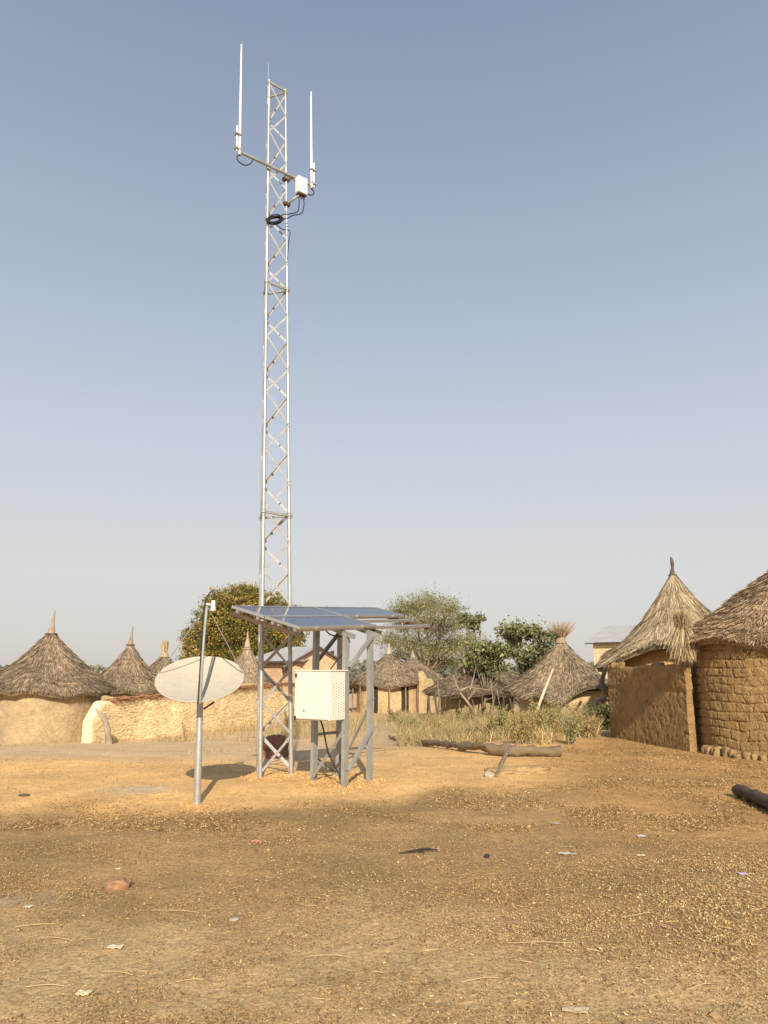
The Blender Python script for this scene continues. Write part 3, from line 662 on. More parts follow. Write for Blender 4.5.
for k in range(12):
    a = R(-175+k*15.5); b = c6+np.array([math.cos(a)*2.0, math.sin(a)*2.0, 0]); m = MB()
    m.tube(smooth_pts([b-UP*.1, b+UP*.5+rng.normal(size=3)*.06, b+UP*(1.3+.1*rng.random())+rng.normal(size=3)*.08]), .04, 6, col=(.13, .095, .065)); m.build('post', M['wood'], t6, True, c6)
c = cen_from(508, 37); hut('thatched_hut', 'low flat thatch roof between the tumbledown hut and the big tufted hut', c, 1.3, 1.3, 1.6, 1.45, 2.15, 6000, GREY*.85, (.42, .31, .18), .1, 8, 'stick', .2, (.3, .24, .17))
# tufted hut
c = cen_from(563, 30); g0 = float(gz(c[0], c[1]))
e7 = lambda th: 2.28*(1+.03*np.sin(th*5)+.03*np.sin(th*9+1))+0*th
def h7(th):
    z = hh(690, 29)+0*th
    for a, wd, am in ((-110, 16, -.42), (-142, 13, -.25), (-75, 20, .22), (-40, 22, .05)): z = z+am*np.exp(-(((np.degrees(th)-a+180) % 360-180)/wd)**2)
    return z
hut('thatched_hut', 'wide mud hut with a straw tuft on top and sagging ragged thatch, behind tall grass', c, 1.72, 1.38, 2.2, 0, hh(638, 30)-g0, 20000, GREY*1.02, (.56, .41, .22), .36, 9, 'tuft', .70, (.42, .31, .19), ref=e7, hef=h7)
# right: tall pale hut
cR2 = np.array([8.62, 22.]); e8 = lambda th: 2.3*(1+.04*np.sin(th*4+1)+.02*np.sin(th*11))+0*th
def h8(th):
    z = 2.12+0*th
    for a, wd, am in ((180, 30, -.45), (-122, 22, .22), (-80, 20, -.1)): z = z+am*np.exp(-(((np.degrees(th)-a+180) % 360-180)/wd)**2)
    return z
t8, c8 = hut('thatched_hut', 'tall hut with steep pale straw cone, behind the low mud wall', cR2, 1.68, 2.3, 2.1, 0, hh(569, 22), 36000, TAN*np.array([.93, .93, .98]), (.60, .36, .15), .5, 10, 'thin', .42, (.13, .10, .08), ref=e8, hef=h8, wdt=.02, layers=5, lf=.45, lenr=(.3, .75))
# right: near brick hut
def bricks(T_, Z_):
    u = T_*2.3+.10*fbm(T_*7, Z_*7, 1.); v = Z_+.05*fbm(T_*6, Z_*4, 4.)+.012*np.sin(T_*9); row = np.floor(v/.165); uu = (u+(row % 2)*.19+.05*np.sin(row*3.1))/.39; fu = uu-np.floor(uu); fv = v/.165-row
    ex = np.minimum(np.minimum(fu, 1-fu)*.39, np.minimum(fv, 1-fv)*.165); er = .45+.9*fbm(T_*9, Z_*5, 8., 3); rg_ = np.abs(fbm(T_*22, Z_*5, 9., 3))
    return -.05*(1-sst(ex+.008*fbm(T_*40, Z_*18, 2., 2), .002, .022))*np.clip(er, .4, 1)-.03*(1-sst(rg_, 0, .05))*sst(fbm(T_*5, Z_*3, 4.), -.1, .3)+.009*fbm(T_*34, Z_*15, 3., 4)+.012*fbm(T_*11, Z_*5, 6., 3)
bR = 28.7; cR1 = 17.5*np.array([math.sin(R(bR)), math.cos(R(bR))])
t9, c9 = hut('thatched_hut', 'near mud brick hut cut by the right edge, with thick layered grey thatch', cR1, 2.02, 2.1, 2.19, 2.12, 3.85, 52000, GREY*np.array([1.12, 1.04, .95]), (.345, .22, .095), .12, 11, 'stick', .6, wdt=.02, hef=lambda th: 2.08+.22*np.cos(th-R(150))+.03*np.sin(th*9)+0*th, lf=.8, wallfn=bricks, wn=(1100, 150), layers=12)
for k in range(26):
    a = R(-176+k*4.1+random.random()*1.2); r_ = 2.08; b = np.array([c9[0]+math.cos(a)*r_, c9[1]+math.sin(a)*r_, 0.03]); z = float(gz(b[0], b[1])); rg = np.random.default_rng(k)
    v = IV.copy(); s_ = np.array([.085, .085, .115])*(1+.4*rg.normal(size=3)*.5); 
    import bmesh
    bb = bmesh.new(); bmesh.ops.create_icosphere(bb, subdivisions=3, radius=1); v = np.array([q.co[:] for q in bb.verts]); f = np.array([[q.index for q in t_.verts] for t_ in bb.faces]); bb.free()
    v = np.sign(v)*np.abs(v)**.75; v = v*s_*(1+.35*fbm(v[:, 0]*2+k, v[:, 1]*2, v[:, 2]*2)[:, None]); v = v+b+np.array([0, 0, z+.0])
    m = MB(); m.add(v, f3=f, col=np.array([.37, .245, .115])*(.85+.3*rg.random())); m.build('footing_lump', M['mud'], t9, True, c9)
# straw bundle between the two roofs
pb = A3(684, 647, 15.1); n = 2600; rg = np.random.default_rng(5)
a = rg.random(n)*2*math.pi; r0 = rg.random(n)**.5
b = pb+np.stack([np.cos(a)*.08*r0, np.sin(a)*.08*r0, .30+.22*rg.random(n)], 1); tt = pb+np.stack([np.cos(a)*(.24*r0)-.03, np.sin(a)*.2*r0, -.0-.27*rg.random(n)**1.6], 1)+rg.normal(size=(n, 3))*.05
m = MB(); m.strips(b, tt, np.full(n, .016), None, TAN[rg.choice(3, n)]*(.8+.4*rg.random(n))[:, None]); m.strips(b, b+np.stack([np.cos(a)*.12*r0+.03, np.sin(a)*.12*r0, .28*rg.random(n)], 1), np.full(n, .012), None, TAN[rg.choice(3, n)])
tag(m.build('straw_bundle', M['thatch'], None, False, tuple(pb)), 'loose bundle of golden straw hanging where the two right-hand roofs meet', 'straw bundle')

# ------------------------------------------------------------------ mud walls
def wall_strip(name, label, pts, hts, thick, col, material, seed=1, cat='wall', top_rough=.06, step=.05, fn=None, tilt0=0):
    pts = np.asarray(pts, float); d = np.r_[0, np.cumsum(np.linalg.norm(np.diff(pts[:, :2], axis=0), axis=1))]
    n = int(d[-1]/step)+2; s = np.linspace(0, d[-1], n); x = np.interp(s, d, pts[:, 0]); y = np.interp(s, d, pts[:, 1]); h = np.interp(s, d, hts)
    h = h+top_rough*fbm(s*2.3+seed, 0*s, 1., 4); T = np.stack([np.gradient(x), np.gradient(y)], 1); T /= np.linalg.norm(T, axis=1)[:, None]; Nn = np.stack([T[:, 1], -T[:, 0]], 1)
    k = max(8, int(max(hts)/step)); rows = []; cols = []
    prof = [(.5+.12*(1-i/k)**2*.5, i/k*.96) for i in range(k+1)]+[(.42, .99), (.2, 1.0), (-.2, 1.0), (-.42, .99)]+[(-.5, .96*(1-i/k)) for i in range(k+1)]
    z0 = gz(x, y)-.12
    for (o, q) in prof:
        hz = q*(h+.12); dd = .02*fbm(s*1.5+seed, hz*1.5, 2., 4)
        if fn is not None and o > 0.4: dd = dd+fn(s, hz)
        off = o*thick+dd*(1 if o > 0 else -1)
        rows.append(np.stack([x+Nn[:, 0]*off, y+Nn[:, 1]*off, z0+hz], -1))
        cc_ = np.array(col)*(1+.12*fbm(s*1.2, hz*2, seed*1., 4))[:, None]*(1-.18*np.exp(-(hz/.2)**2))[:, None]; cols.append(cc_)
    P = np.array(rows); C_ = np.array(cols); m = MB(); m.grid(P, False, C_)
    for e, fl in ((0, 1), (-1, 0)):
        E = P[:, e]; nn = len(E)//2; m.grid(np.stack([E[:nn], E[::-1][:nn]], 1) if fl else np.stack([E[::-1][:nn], E[:nn]], 1), False, col)
    o = pts[0].copy(); o[2] = float(gz(o[0], o[1])); return m, o, (s, x, y, h, Nn, z0)
# low wall on the right (photo: end corner near, running away)
w0 = G(690, 752); w1 = G(611, 737.5)
def pits(s, z): return .010*fbm(s*14, z*14, 5., 4)-.13*np.clip(fbm(s*17, z*13, 3., 2)-.36, 0, 1)-.035*sst(z, 1.22, 1.27)*(1-sst(z, 1.30, 1.36))*.6
m, o, inf = wall_strip('mud_wall', '', [w1+np.array([.08, 0, 0]), w0+np.array([.08, 0, 0])], [hh(668, w1[1]), hh(664, w0[1])-.02], 0.15, (.335, .21, .088), 'mud', 3, top_rough=.12, step=.03, fn=pits)
lw = thing('mud_wall', 'low earth wall with crumbling top running up to the near brick hut', 'wall', tuple(o)); m.build('wall_body', M['mud'], lw, True, o)
s, x, y, h, Nn, z0 = inf
for k in range(13):
    rg = np.random.default_rng(100+k); i = int(len(s)*rg.random()*.97); sz = .05+.13*rg.random()**2
    m = MB(); m.box((x[i]+rg.normal()*.05, y[i]+rg.normal()*.05, z0[i]+.12+h[i]-.01), (sz*1.3, sz, sz*.8), (math.cos(k), math.sin(k), .15*rg.normal()), (-math.sin(k), math.cos(k), .1*rg.normal()), col=(.42, .25, .105), b=.02); m.build('coping_clod', M['mud'], lw, False, o)
# straw plastered wall on the left
wp = [G(86, 743), G(130, 739.5), G(175, 735), G(215, 730), G(258, 724), G(306, 718)]
tops = [701, 698, 694, 690, 686, 683]; hs_ = [hh(tp_, p_[1])-p_[2] for tp_, p_ in zip(tops, wp)]
wp.insert(1, wp[0]+(wp[1]-wp[0])*.18); hs_.insert(1, hs_[0]); hs_[0] *= .55
m, o, inf = wall_strip('straw_wall', '', wp, hs_, .35, (.88, .71, .43), 'mudstraw', 5, top_rough=.05, step=.08, fn=lambda s, z: .03*fbm(s*2, z*4, 4., 4))
sw = thing('straw_wall', 'long pale yellow straw plastered wall with a red-brown top, behind the dish', 'wall', tuple(o)); m.build('wall_body', M['mudstraw'], sw, True, o)
s, x, y, h, Nn, z0 = inf; n = 9000; i = rng.integers(0, len(s), n); q = rng.random(n)*.93
off = .35*.52+.03; b = np.stack([x[i]+Nn[i, 0]*off, y[i]+Nn[i, 1]*off, z0[i]+.12+h[i]*q], 1); a = rng.normal(size=n)*.4; L_ = .05+.12*rng.random(n)
T = np.stack([-Nn[i, 1], Nn[i, 0]], 1); d = np.stack([T[:, 0]*np.cos(a), T[:, 1]*np.cos(a), np.sin(a)], 1)*L_[:, None]+np.stack([Nn[i, 0], Nn[i, 1], 0*a], 1)*.008
pal = np.array([[.92, .77, .50], [.87, .71, .44], [.74, .57, .33]]); m = MB(); m.strips(b, b+d, np.full(n, .015), None, pal[rng.choice(3, n, p=[.45, .33, .22])]); m.build('straw_facing', M['thatch'], sw, False, o)
n = 3600; i = rng.integers(9, len(s), n); b = np.stack([x[i]+Nn[i, 0]*(.0+.26*(rng.random(n)-.3)), y[i]+Nn[i, 1]*(.26*(rng.random(n)-.3)), z0[i]+.13+h[i]+.05*rng.random(n)], 1)
d = np.stack([Nn[i, 0]*.14+T[i % len(T), 0]*.1, Nn[i, 1]*.14, -.02-.07*rng.random(n)], 1)+rng.normal(size=(n, 3))*.04
pal = np.array([[.36, .17, .09], [.46, .26, .13], [.25, .13, .075]]); m = MB(); m.strips(b, b+d, np.full(n, .025), None, pal[rng.choice(3, n)]); m.build('coping', M['thatch'], sw, False, o)
# broken wall beside veranda hut
q0 = cen_from(421, 39); q1 = cen_from(434, 40)
m, o, _ = wall_strip('broken_wall', '', [[*q0, 0], [*q1, 0]], [2.0, 1.35], .3, (.62, .45, .24), 'mud', 8, top_rough=.25, step=.05)
tag(m.build('broken_wall', M['mud'], None, True, o), 'jagged remnant of a pale mud wall right of the veranda hut', 'wall')

# ------------------------------------------------------------------ rectangular houses
def corrugated(m, p, ex, ey, w, l, per=.09, amp=.012, step=.02):
    n = int(w/step); u = np.linspace(0, w, n); nz = np.cross(ex, ey); r = amp*np.sin(u/per*2*math.pi)
    for off in (0, -.004): m.grid(np.array([[p+ex*a+ey*t+nz*(b+off) for a, b in zip(u, r)] for t in np.linspace(0, l, 3)]))
def house(name, label, base, ang, w, dpt, h_e, h_r, wallc, over=.35, roofc=(1, 1, 1), door=False):
    """gable roof; ridge along local y. base = near corner on the ground"""
    g0 = float(gz(base[0], base[1])); o = np.array([base[0], base[1], g0]); ex = hd(ang); ey = hd(ang+90)
    t = thing(name, label, 'house', tuple(o)); m = MB(); mid = w/2
    def P(a, b, z): return o+ex*a+ey*b+UP*z
    H = lambda a: h_e+(h_r-h_e)*(1-abs(a-mid)/mid)
    for b in (0, dpt):
        us = np.linspace(0, w, 21); m.grid(np.array([[P(a, b, z*H(a)-.1) for a in us] for z in np.linspace(0, 1, 12)]), False, wallc)
    for a in (0, w): m.grid(np.array([[P(a, b, z*h_e-.1) for b in np.linspace(0, dpt, 12)] for z in np.linspace(0, 1, 8)]), False, wallc)
    m.build('wall', M['mud'], t, False, o)
    for sgn in (-1, 1):
        m = MB(); a0 = mid+sgn*(mid+over); z1 = h_r+.04; z0_ = h_e-(h_r-h_e)*over/mid+.04
        p = P(mid, -over, z1); ey2 = P(a0, -over, z0_)-p; l = np.linalg.norm(ey2); corrugated(m, p, ey, ey2/l, dpt+2*over, l)
        m.build('roof_sheet', M['tin'], t, True, o)
        m = MB(); m.bar(P(a0, -over, z0_-.05), P(a0, dpt+over, z0_-.05), .06, .05, col=(.10, .075, .055)); m.build('eave_beam', M['wood'], t, False, o)
        m = MB(); m.bar(P(a0, -over+.02, z0_-.07), P(mid, -over+.02, z1-.07), .05, .05, col=(.10, .075, .055)); m.build('verge_board', M['wood'], t, False, o)
    return t, o, P
# pink-brown house with gable toward the viewer, behind the mast
b0 = cen_from(289, 38); gA = 12
hse, ho, HP = house('mud_house', 'pinkish brown mud house with pale metal roof, behind the mast and cabinet', b0, gA, 2.9, 3.6, hh(664, 38)+.55, hh(647, 38.3)+.55, (.56, .375, .24), .3)
# long wing with its eave to the viewer
def lean_house(name, label, pl, pr, Yl, Yr, py_e, py_t, depth, wallc, group=None, beam=True):
    a = cen_from(pl, Yl); b = cen_from(pr, Yr); g0 = float(gz(*a)); o = np.array([a[0], a[1], g0]); b = np.array([b[0], b[1], g0]); ex = (b-o); w = np.linalg.norm(ex); ex /= w; ey = np.cross(UP, ex)
    ze = hh(py_e, Yl)-g0; zt = hh(py_t, (Yl+Yr)/2+depth)-g0; t = thing(name, label, 'house', tuple(o))
    m = MB()
    for dd, hgt in ((0, ze-.02), (depth, zt-.03)): m.grid(np.array([[o+ex*u+ey*dd+UP*(z*hgt-.1) for u in np.linspace(0, w, 20)] for z in np.linspace(0, 1, 10)]), False, wallc)
    for u in (0, w): m.grid(np.array([[o+ex*u+ey*dd+UP*(z*(ze+(zt-ze)*dd/depth)-.1) for dd in np.linspace(0, depth, 10)] for z in np.linspace(0, 1, 10)]), False, wallc)
    m.build('wall', M['mud'], t, False, o)
    m = MB(); ov = .4; sl = (zt-ze)/depth; p = o-ex*ov-ey*ov+UP*(ze-sl*ov+.06); d = ey+UP*sl; dl = np.linalg.norm(d); corrugated(m, p, ex, d/dl, w+2*ov, (depth+2*ov)*dl, .14, .018, .035); m.build('roof_sheet', M['tin'], t, True, o)
    m = MB(); m.bar(p-UP*.06, p+ex*(w+2*ov)-UP*.06, .05, .07, col=(.06, .05, .045)); m.build('eave_beam', M['wood'], t, False, o)
    return t, o, ex, ey, w, ze, zt
lean_house('mud_house', 'low brown house wing with a sloping grey metal roof, left of the mast foot', 252, 300, 39.5, 38.2, 661, 649, 3.4, (.54, .37, .23))
th_, o_, ex_, ey_, w_, ze_, zt_ = lean_house('mud_house', 'distant cream walled house with pale corrugated roof, between tufted and tall huts', 595, 700, 48, 44.6, 642, 627, 4.2, (.60, .48, .31))

# ------------------------------------------------------------------ trees
def leaves(m, cen_, n, size, pal, probs, rg, spread=1., nrm_up=.3, asp=.45):
    d = rg.normal(size=(n, 3)); d /= np.linalg.norm(d, axis=1)[:, None]; L_ = size*(.6+.8*rg.random(n)); 
    w = L_*asp; col = pal[rg.choice(len(pal), n, p=probs)]*(.75+.5*rg.random(n))[:, None]
    m.strips(cen_-d*L_[:, None]/2, cen_+d*L_[:, None]/2, w, None, col)
def tree(name, label, base, trunk_h, trunk_r, blobs, leafn, size, pal, probs, seed, branchcol=(.20, .15, .11), limb_n=9, shell=.5, group='trees of the village', asp=.45, twig=.3):
    rg = np.random.default_rng(seed); g0 = float(gz(base[0], base[1])); o = np.array([base[0], base[1], g0]); t = thing(name, label, 'tree', tuple(o), group)
    m = MB(); top = o+UP*trunk_h; m.tube(smooth_pts([o-UP*.2, o+UP*trunk_h*.5+rg.normal(size=3)*[.15, .15, 0], top]), np.linspace(trunk_r*1.25, trunk_r*.75, 13), 9, col=branchcol); m.build('trunk', M['wood'], t, True, o)
    vol = np.array([b[3]*b[4]*b[5] if len(b) > 5 else b[3]**3 for b in blobs]); vol = vol**.7; vol /= vol.sum()
    tips = []
    m = MB()
    for bi, b in enumerate(blobs):
        c_ = o+np.array(b[:3]); r_ = np.array([b[3], b[4] if len(b) > 4 else b[3], b[5] if len(b) > 5 else b[3]*.8])
        st = top-UP*rg.random()*trunk_h*.3; md = (st+c_)/2+rg.normal(size=3)*.15*r_
        m.tube(smooth_pts([st, md, c_]), np.linspace(trunk_r*.55, trunk_r*.16, 13), 6, False, col=branchcol)
        for k in range(limb_n):
            q = rg.normal(size=3); q /= np.linalg.norm(q); q[2] = abs(q[2])*.9-.2; e = c_+q*r_*.85; s_ = st+(c_-st)*rg.random()*.8+0; m.tube([s_*.3+c_*.7, (c_+e)/2+rg.normal(size=3)*.08*r_, e], [trunk_r*.16, trunk_r*.10, trunk_r*.03], 4, False, col=branchcol)
    m.build('limbs', M['wood'], t, True, o)
    m = MB()
    for bi, b in enumerate(blobs):
        c_ = o+np.array(b[:3]); r_ = np.array([b[3], b[4] if len(b) > 4 else b[3], b[5] if len(b) > 5 else b[3]*.8])
        nn = int(leafn*vol[bi]); nc = max(12, int(nn/28)); q = rg.normal(size=(nc, 3)); q /= np.linalg.norm(q, axis=1)[:, None]
        rad = (shell+(1-shell)*rg.random(nc)**.6)*(1+.12*rg.normal(size=nc)); cl = c_+q*rad[:, None]*r_
        cidx = rg.integers(0, nc, nn); sp = r_.mean()*twig*(.5+rg.random(nc)); P = cl[cidx]+rg.normal(size=(nn, 3))*sp[cidx][:, None]*np.array([.5, .5, .35])
        pp = np.array(probs)
        # tone per clump
        tone = (.65+.7*rg.random(nc))[cidx]; d = rg.normal(size=(nn, 3)); d /= np.linalg.norm(d, axis=1)[:, None]; L_ = size*(.6+.8*rg.random(nn))
        ck = rg.choice(len(pal), nc, p=pp)[cidx]; ck = np.where(rg.random(nn) < .35, rg.choice(len(pal), nn, p=pp), ck)
        m.strips(P-d*L_[:, None]/2, P+d*L_[:, None]/2, L_*asp, None, pal[ck]*tone[:, None])
    m.build('crown', M['leaf'], t, False, o)
    return t
MANGO = np.array([[.12, .125, .035], [.19, .18, .05], [.40, .26, .09], [.50, .33, .13], [.06, .065, .02]])
c = cen_from(238, 62)
bl = []
rgm = np.random.default_rng(3)
for (px, py, r_) in ((200, 640, 1.9), (212, 622, 2.0), (222, 605, 2.0), (240, 600, 2.1), (256, 604, 2.1), (270, 608, 2.0), (286, 618, 1.7), (196, 655, 1.7), (292, 635, 1.5), (235, 625, 2.8), (262, 630, 2.6), (225, 650, 2.2), (255, 655, 2.2), (282, 650, 1.8), (294, 622, 1.4), (290, 645, 1.6), (212, 660, 1.9), (245, 592, 1.0), (228, 596, 1.0)):
    for dy in (-1.5, 1.8) if r_ > 1.6 else (0,):
        q = A3(px, py, 62+dy+rgm.normal()*.6); bl.append((q[0]-c[0], q[1]-c[1], q[2]+.55, r_*.8, r_*.8, r_*.62))
tree('mango_tree', 'dense mango tree flushed with orange flowers, behind the mast and dish', c, 2.2, .40, bl, 95000, .135, MANGO*np.array([1.15, 1.15, .9]), [.29, .20, .24, .09, .18], 3, limb_n=4, shell=.55, twig=.28, asp=.42)
ACA = np.array([[.24, .235, .09], [.31, .285, .12], [.14, .15, .06], [.40, .34, .18]])
c = cen_from(425, 55); bl = []
for (px, py, r_) in ((400, 612, 1.5), (415, 606, 1.7), (432, 603, 1.8), (448, 610, 1.5), (405, 625, 1.4), (425, 622, 1.8), (443, 628, 1.6), (460, 622, 1.2), (390, 640, 1.5), (412, 645, 1.8), (435, 648, 1.8), (455, 645, 1.5), (470, 640, 1.4), (398, 655, 1.4), (428, 662, 1.5), (448, 662, 1.3)):
    q = A3(px, py, 55+rgm.normal()*1.6); bl.append((q[0]-c[0], q[1]-c[1], q[2]+.55, r_, r_, r_*.45))
tree('acacia_tree', 'airy yellow-green acacia with pale branches, right of the solar rack', c, 1.8, .22, bl, 30000, .12, ACA, [.35, .3, .2, .15], 4, (.38, .31, .22), limb_n=8, shell=.1, twig=.5, asp=.3)
GRN = np.array([[.125, .145, .05], [.17, .185, .07], [.07, .085, .03], [.26, .25, .12]])
c = cen_from(486, 33.4); bl = []
for (px, py, r_) in ((473, 649, .62), (487, 652, .8), (497, 648, .6), (480, 662, .6), (492, 664, .6), (503, 657, .35), (466, 622, .42), (478, 618, .35), (462, 616, .25), (474, 627, .3)):
    q = A3(px, py, 33.4+rgm.normal()*.3); bl.append((q[0]-c[0], q[1]-c[1], q[2]+.55, r_, r_, r_*.6))
tree('leafy_tree', 'small fresh green tree growing in front of the tumbledown hut', c, 1.2, .06, bl, 3000, .15, GRN*1.25, [.33, .33, .12, .22], 5, (.20, .16, .11), limb_n=5, shell=.1, twig=.75)
c = cen_from(530, 37.5); bl = []
for (px, py, r_) in ((508, 634, .55), (520, 630, .6), (534, 631, .6), (546, 640, .55), (515, 645, .5), (528, 655, .6), (540, 652, .6), (533, 668, .55), (512, 655, .3), (553, 650, .35), (545, 664, .4)):
    q = A3(px, py, 37.5+rgm.normal()*.35); bl.append((q[0]-c[0], q[1]-c[1], q[2]+.55, r_, r_, r_*.6))
tree('leafy_tree', 'green leafy tree rising behind the left side of the tufted hut', c, 1.2, .07, bl, 4000, .17, GRN*np.array([1.35, 1.3, 1.5]), [.33, .33, .12, .22], 6, (.20, .16, .11), limb_n=5, shell=.1, twig=.75)
# far wood
rgf = np.random.default_rng(12); m = MB(); PALF = np.array([[.20, .20, .14], [.24, .23, .165], [.17, .18, .125]])  # pale greyed leaf tones: distance haze painted into the palette
for k in range(150):
    y = 110+rgf.random()*130; x = (-.18+rgf.random()*1.0)*y; r_ = 2.2+2.5*rgf.random(); hgt = EYE+.55+y*(.004+.010*rgf.random())-r_*.75; nn = 420
    q = rgf.normal(size=(nn, 3)); q /= np.linalg.norm(q, axis=1)[:, None]; P = np.array([x, y, hgt-.55])+q*np.array([r_, r_, r_*.75])*(.5+.5*rgf.random((nn, 1)))
    d = rgf.normal(size=(nn, 3)); d /= np.linalg.norm(d, axis=1)[:, None]; L_ = .8*(.6+.8*rgf.random(nn)); m.strips(P-d*L_[:, None]/2, P+d*L_[:, None]/2, L_*.6, None, PALF[rgf.choice(3, nn)]*(.8+.4*rgf.random(nn))[:, None])
for k in range(80):
    y = 70+rgf.random()*35; x = (-.15+rgf.random()*1.0)*y; r_ = 1.4+1.6*rgf.random(); nn = 420
    q = rgf.normal(size=(nn, 3)); q /= np.linalg.norm(q, axis=1)[:, None]; P = np.array([x, y, r_*.5-.5])+q*np.array([r_*1.4, r_, r_*.6])*(.5+.5*rgf.random((nn, 1)))
    d = rgf.normal(size=(nn, 3)); d /= np.linalg.norm(d, axis=1)[:, None]; L_ = .45*(.6+.8*rgf.random(nn)); m.strips(P-d*L_[:, None]/2, P+d*L_[:, None]/2, L_*.6, None, PALF[rgf.choice(3, nn)]*(.8+.4*rgf.random(nn))[:, None])
for k in range(70):
    y = 100+rgf.random()*90; x = -(.16+rgf.random()*.8)*y; r_ = 2.+2*rgf.random(); nn = 380
    q = rgf.normal(size=(nn, 3)); q /= np.linalg.norm(q, axis=1)[:, None]; P = np.array([x, y, EYE+y*(.001+.006*rgf.random())-r_*.6])+q*np.array([r_*1.3, r_, r_*.6])*(.5+.5*rgf.random((nn, 1)))
    d = rgf.normal(size=(nn, 3)); d /= np.linalg.norm(d, axis=1)[:, None]; L_ = .7*(.6+.8*rgf.random(nn)); m.strips(P-d*L_[:, None]/2, P+d*L_[:, None]/2, L_*.6, None, PALF[rgf.choice(3, nn)]*(1+.3*rgf.random(nn))[:, None])
o = m.build('distant_scrub', M['leaf']); kind(o, 'stuff'); o['label'] = 'far off bushes and trees beyond the village, distance haze painted into their colour'

# ------------------------------------------------------------------ grass and bushes
def blades(m, x, y, h, lean, w, pal, pr, rg):
    n = len(x); b = np.stack([x, y, gz(x, y)-.02], 1); a = rg.random(n)*2*math.pi; l = lean*rg.random(n)*h; t = b+np.stack([np.cos(a)*l, np.sin(a)*l, h], 1)
    m.strips(b, t, w, None, pal[rg.choice(len(pal), n, p=pr)]*(.75+.5*rg.random(n))[:, None], bend=np.stack([-np.cos(a)*l*.15, -np.sin(a)*l*.15, h*.08], 1))
rg = np.random.default_rng(21); GP = np.array([[.50, .37, .175], [.38, .29, .13], [.24, .235, .08], [.58, .46, .25], [.30, .20, .10]])
# patch between the rack and the low wall: outline given in photo positions
m = MB()
n = 130000; y = 15.8+rg.random(n)**1.1*18; u = rg.random(n); x = (.02+.262*u)*y*1.0
front = 18.3-1.5*np.clip((u-.15)*2, 0, 1)+.6*np.sin(u*17)+.4*np.sin(u*41); cl = fbm(x*1.1, y*1.1, 31., 4); dens = np.clip(.35+cl*1.3, 0.0, 1)*sst(y, front, front+1.2)*(1-sst(u, .97, 1.0))
dens = dens*np.where((u > .86) & (y < 21), sst(y, 17.5, 18.5), 1)
k = rg.random(n) < dens; x = x[k]; y = y[k]; u = u[k]; cl = cl[k]
hgt = (.09+.34*rg.random(len(x))**1.5)*(.75+.8*np.clip(cl+.3, 0, 1))*(1+.4*sst(u, .5, .85))*(.8+.3*sst(y, 19, 25)); grn = np.clip(.3+1.5*fbm(x*.7, y*.7, 44.), 0, 1)
sel = rg.random(len(x)) < grn*.6
blades(m, x[~sel], y[~sel], hgt[~sel], .9, .008+.007*rg.random((~sel).sum()), GP, [.34, .26, .06, .22, .12], rg); blades(m, x[sel], y[sel], hgt[sel]*.9, .8, .012+.01*rg.random(sel.sum()), GP, [.15, .22, .50, .08, .05], rg)
# thin tufts along the walls and the track
for (px, py, cnt, sp, hh_) in ((178, 741, 260, .5, .16), (215, 736, 260, .8, .18), (245, 730, 300, .7, .2), (262, 742, 200, .5, .14), (283, 738, 300, .5, .3), (292, 728, 260, .6, .3), (60, 745, 120, 1.2, .08), (215, 752, 90, .5, .08), (325, 735, 320, .8, .22), (350, 728, 380, 1., .3), (375, 722, 400, 1., .3), (608, 728, 160, .3, .2)):
    p = G(px, py); x = p[0]+rg.normal(size=cnt)*sp; y = p[1]+rg.normal(size=cnt)*sp*1.2; blades(m, x, y, hh_*(.4+rg.random(cnt)), .8, np.full(cnt, .012), GP, [.3, .25, .25, .1, .1], rg)
o = m.build('dry_grass', M['grass']); kind(o, 'stuff'); o['label'] = 'dry yellow-green grass and weeds growing between the huts'
def bush(name, label, p, r_, h_, n, size, pal, pr, seed, stems=26, stemc=(.3, .24, .15), group=None):
    rg = np.random.default_rng(seed); o = np.array(p); t = thing(name, label, 'bush', tuple(o), group); m = MB(); L_ = MB()
    for k in range(stems):
        a = rg.random()*2*math.pi; l = r_*(.3+.7*rg.random()); hq = h_*(.5+.5*rg.random()); e = o+np.array([math.cos(a)*l, math.sin(a)*l, hq]); md = o+(e-o)*.5+np.array([-math.cos(a), -math.sin(a), 0])*l*.12+rg.normal(size=3)*.03
        m.tube(smooth_pts([o+rg.normal(size=3)*[.05, .05, 0]*r_*3, md, e], 3), np.linspace(.012, .003, 7), 4, False, col=stemc); q = rg.random(n//stems)*.85+.15
        P = o+np.outer(q, e-o)+np.outer(4*q*(1-q)*.5, (md-(o+e)/2)*2)*.5+rg.normal(size=(len(q), 3))*size*.7; leaves(L_, P, len(q), size, pal, pr, rg)
    m.build('stems', M['wood'], t, True, o); L_.build('foliage', M['leaf'], t, False, o)
bush('green_bush', 'dark green bush at the foot of the low mud wall', G(603, 730), .55, .8, 1500, .09, GRN*.8, [.35, .25, .3, .1], 31)
bush('dry_bush', 'feathery grey-green shrub at the right end of the fallen log', G(572, 745), .35, .75, 800, .045, ACA*1.2, [.35, .3, .15, .2], 32)
bush('dry_bush', 'tall yellowing shrub in the grass left of the curved trunk', G(545, 738), .55, 1.0, 1300, .05, np.array([[.38, .33, .12], [.26, .25, .08], [.48, .38, .18], [.18, .19, .06]]), [.35, .3, .2, .15], 33)
bush('dry_bush', 'yellow-green shrub in the grass before the tumbledown hut', G(500, 738), .5, .95, 1100, .05, np.array([[.36, .33, .11], [.24, .25, .07], [.46, .38, .17], [.18, .2, .06]]), [.35, .35, .2, .1], 34)
bush('dry_bush', 'low green-yellow shrub nearest the solar rack, above the log', G(408, 734), .5, .55, 900, .05, np.array([[.33, .32, .10], [.22, .25, .07], [.42, .36, .15], [.18, .2, .06]]), [.35, .35, .2, .1], 35)
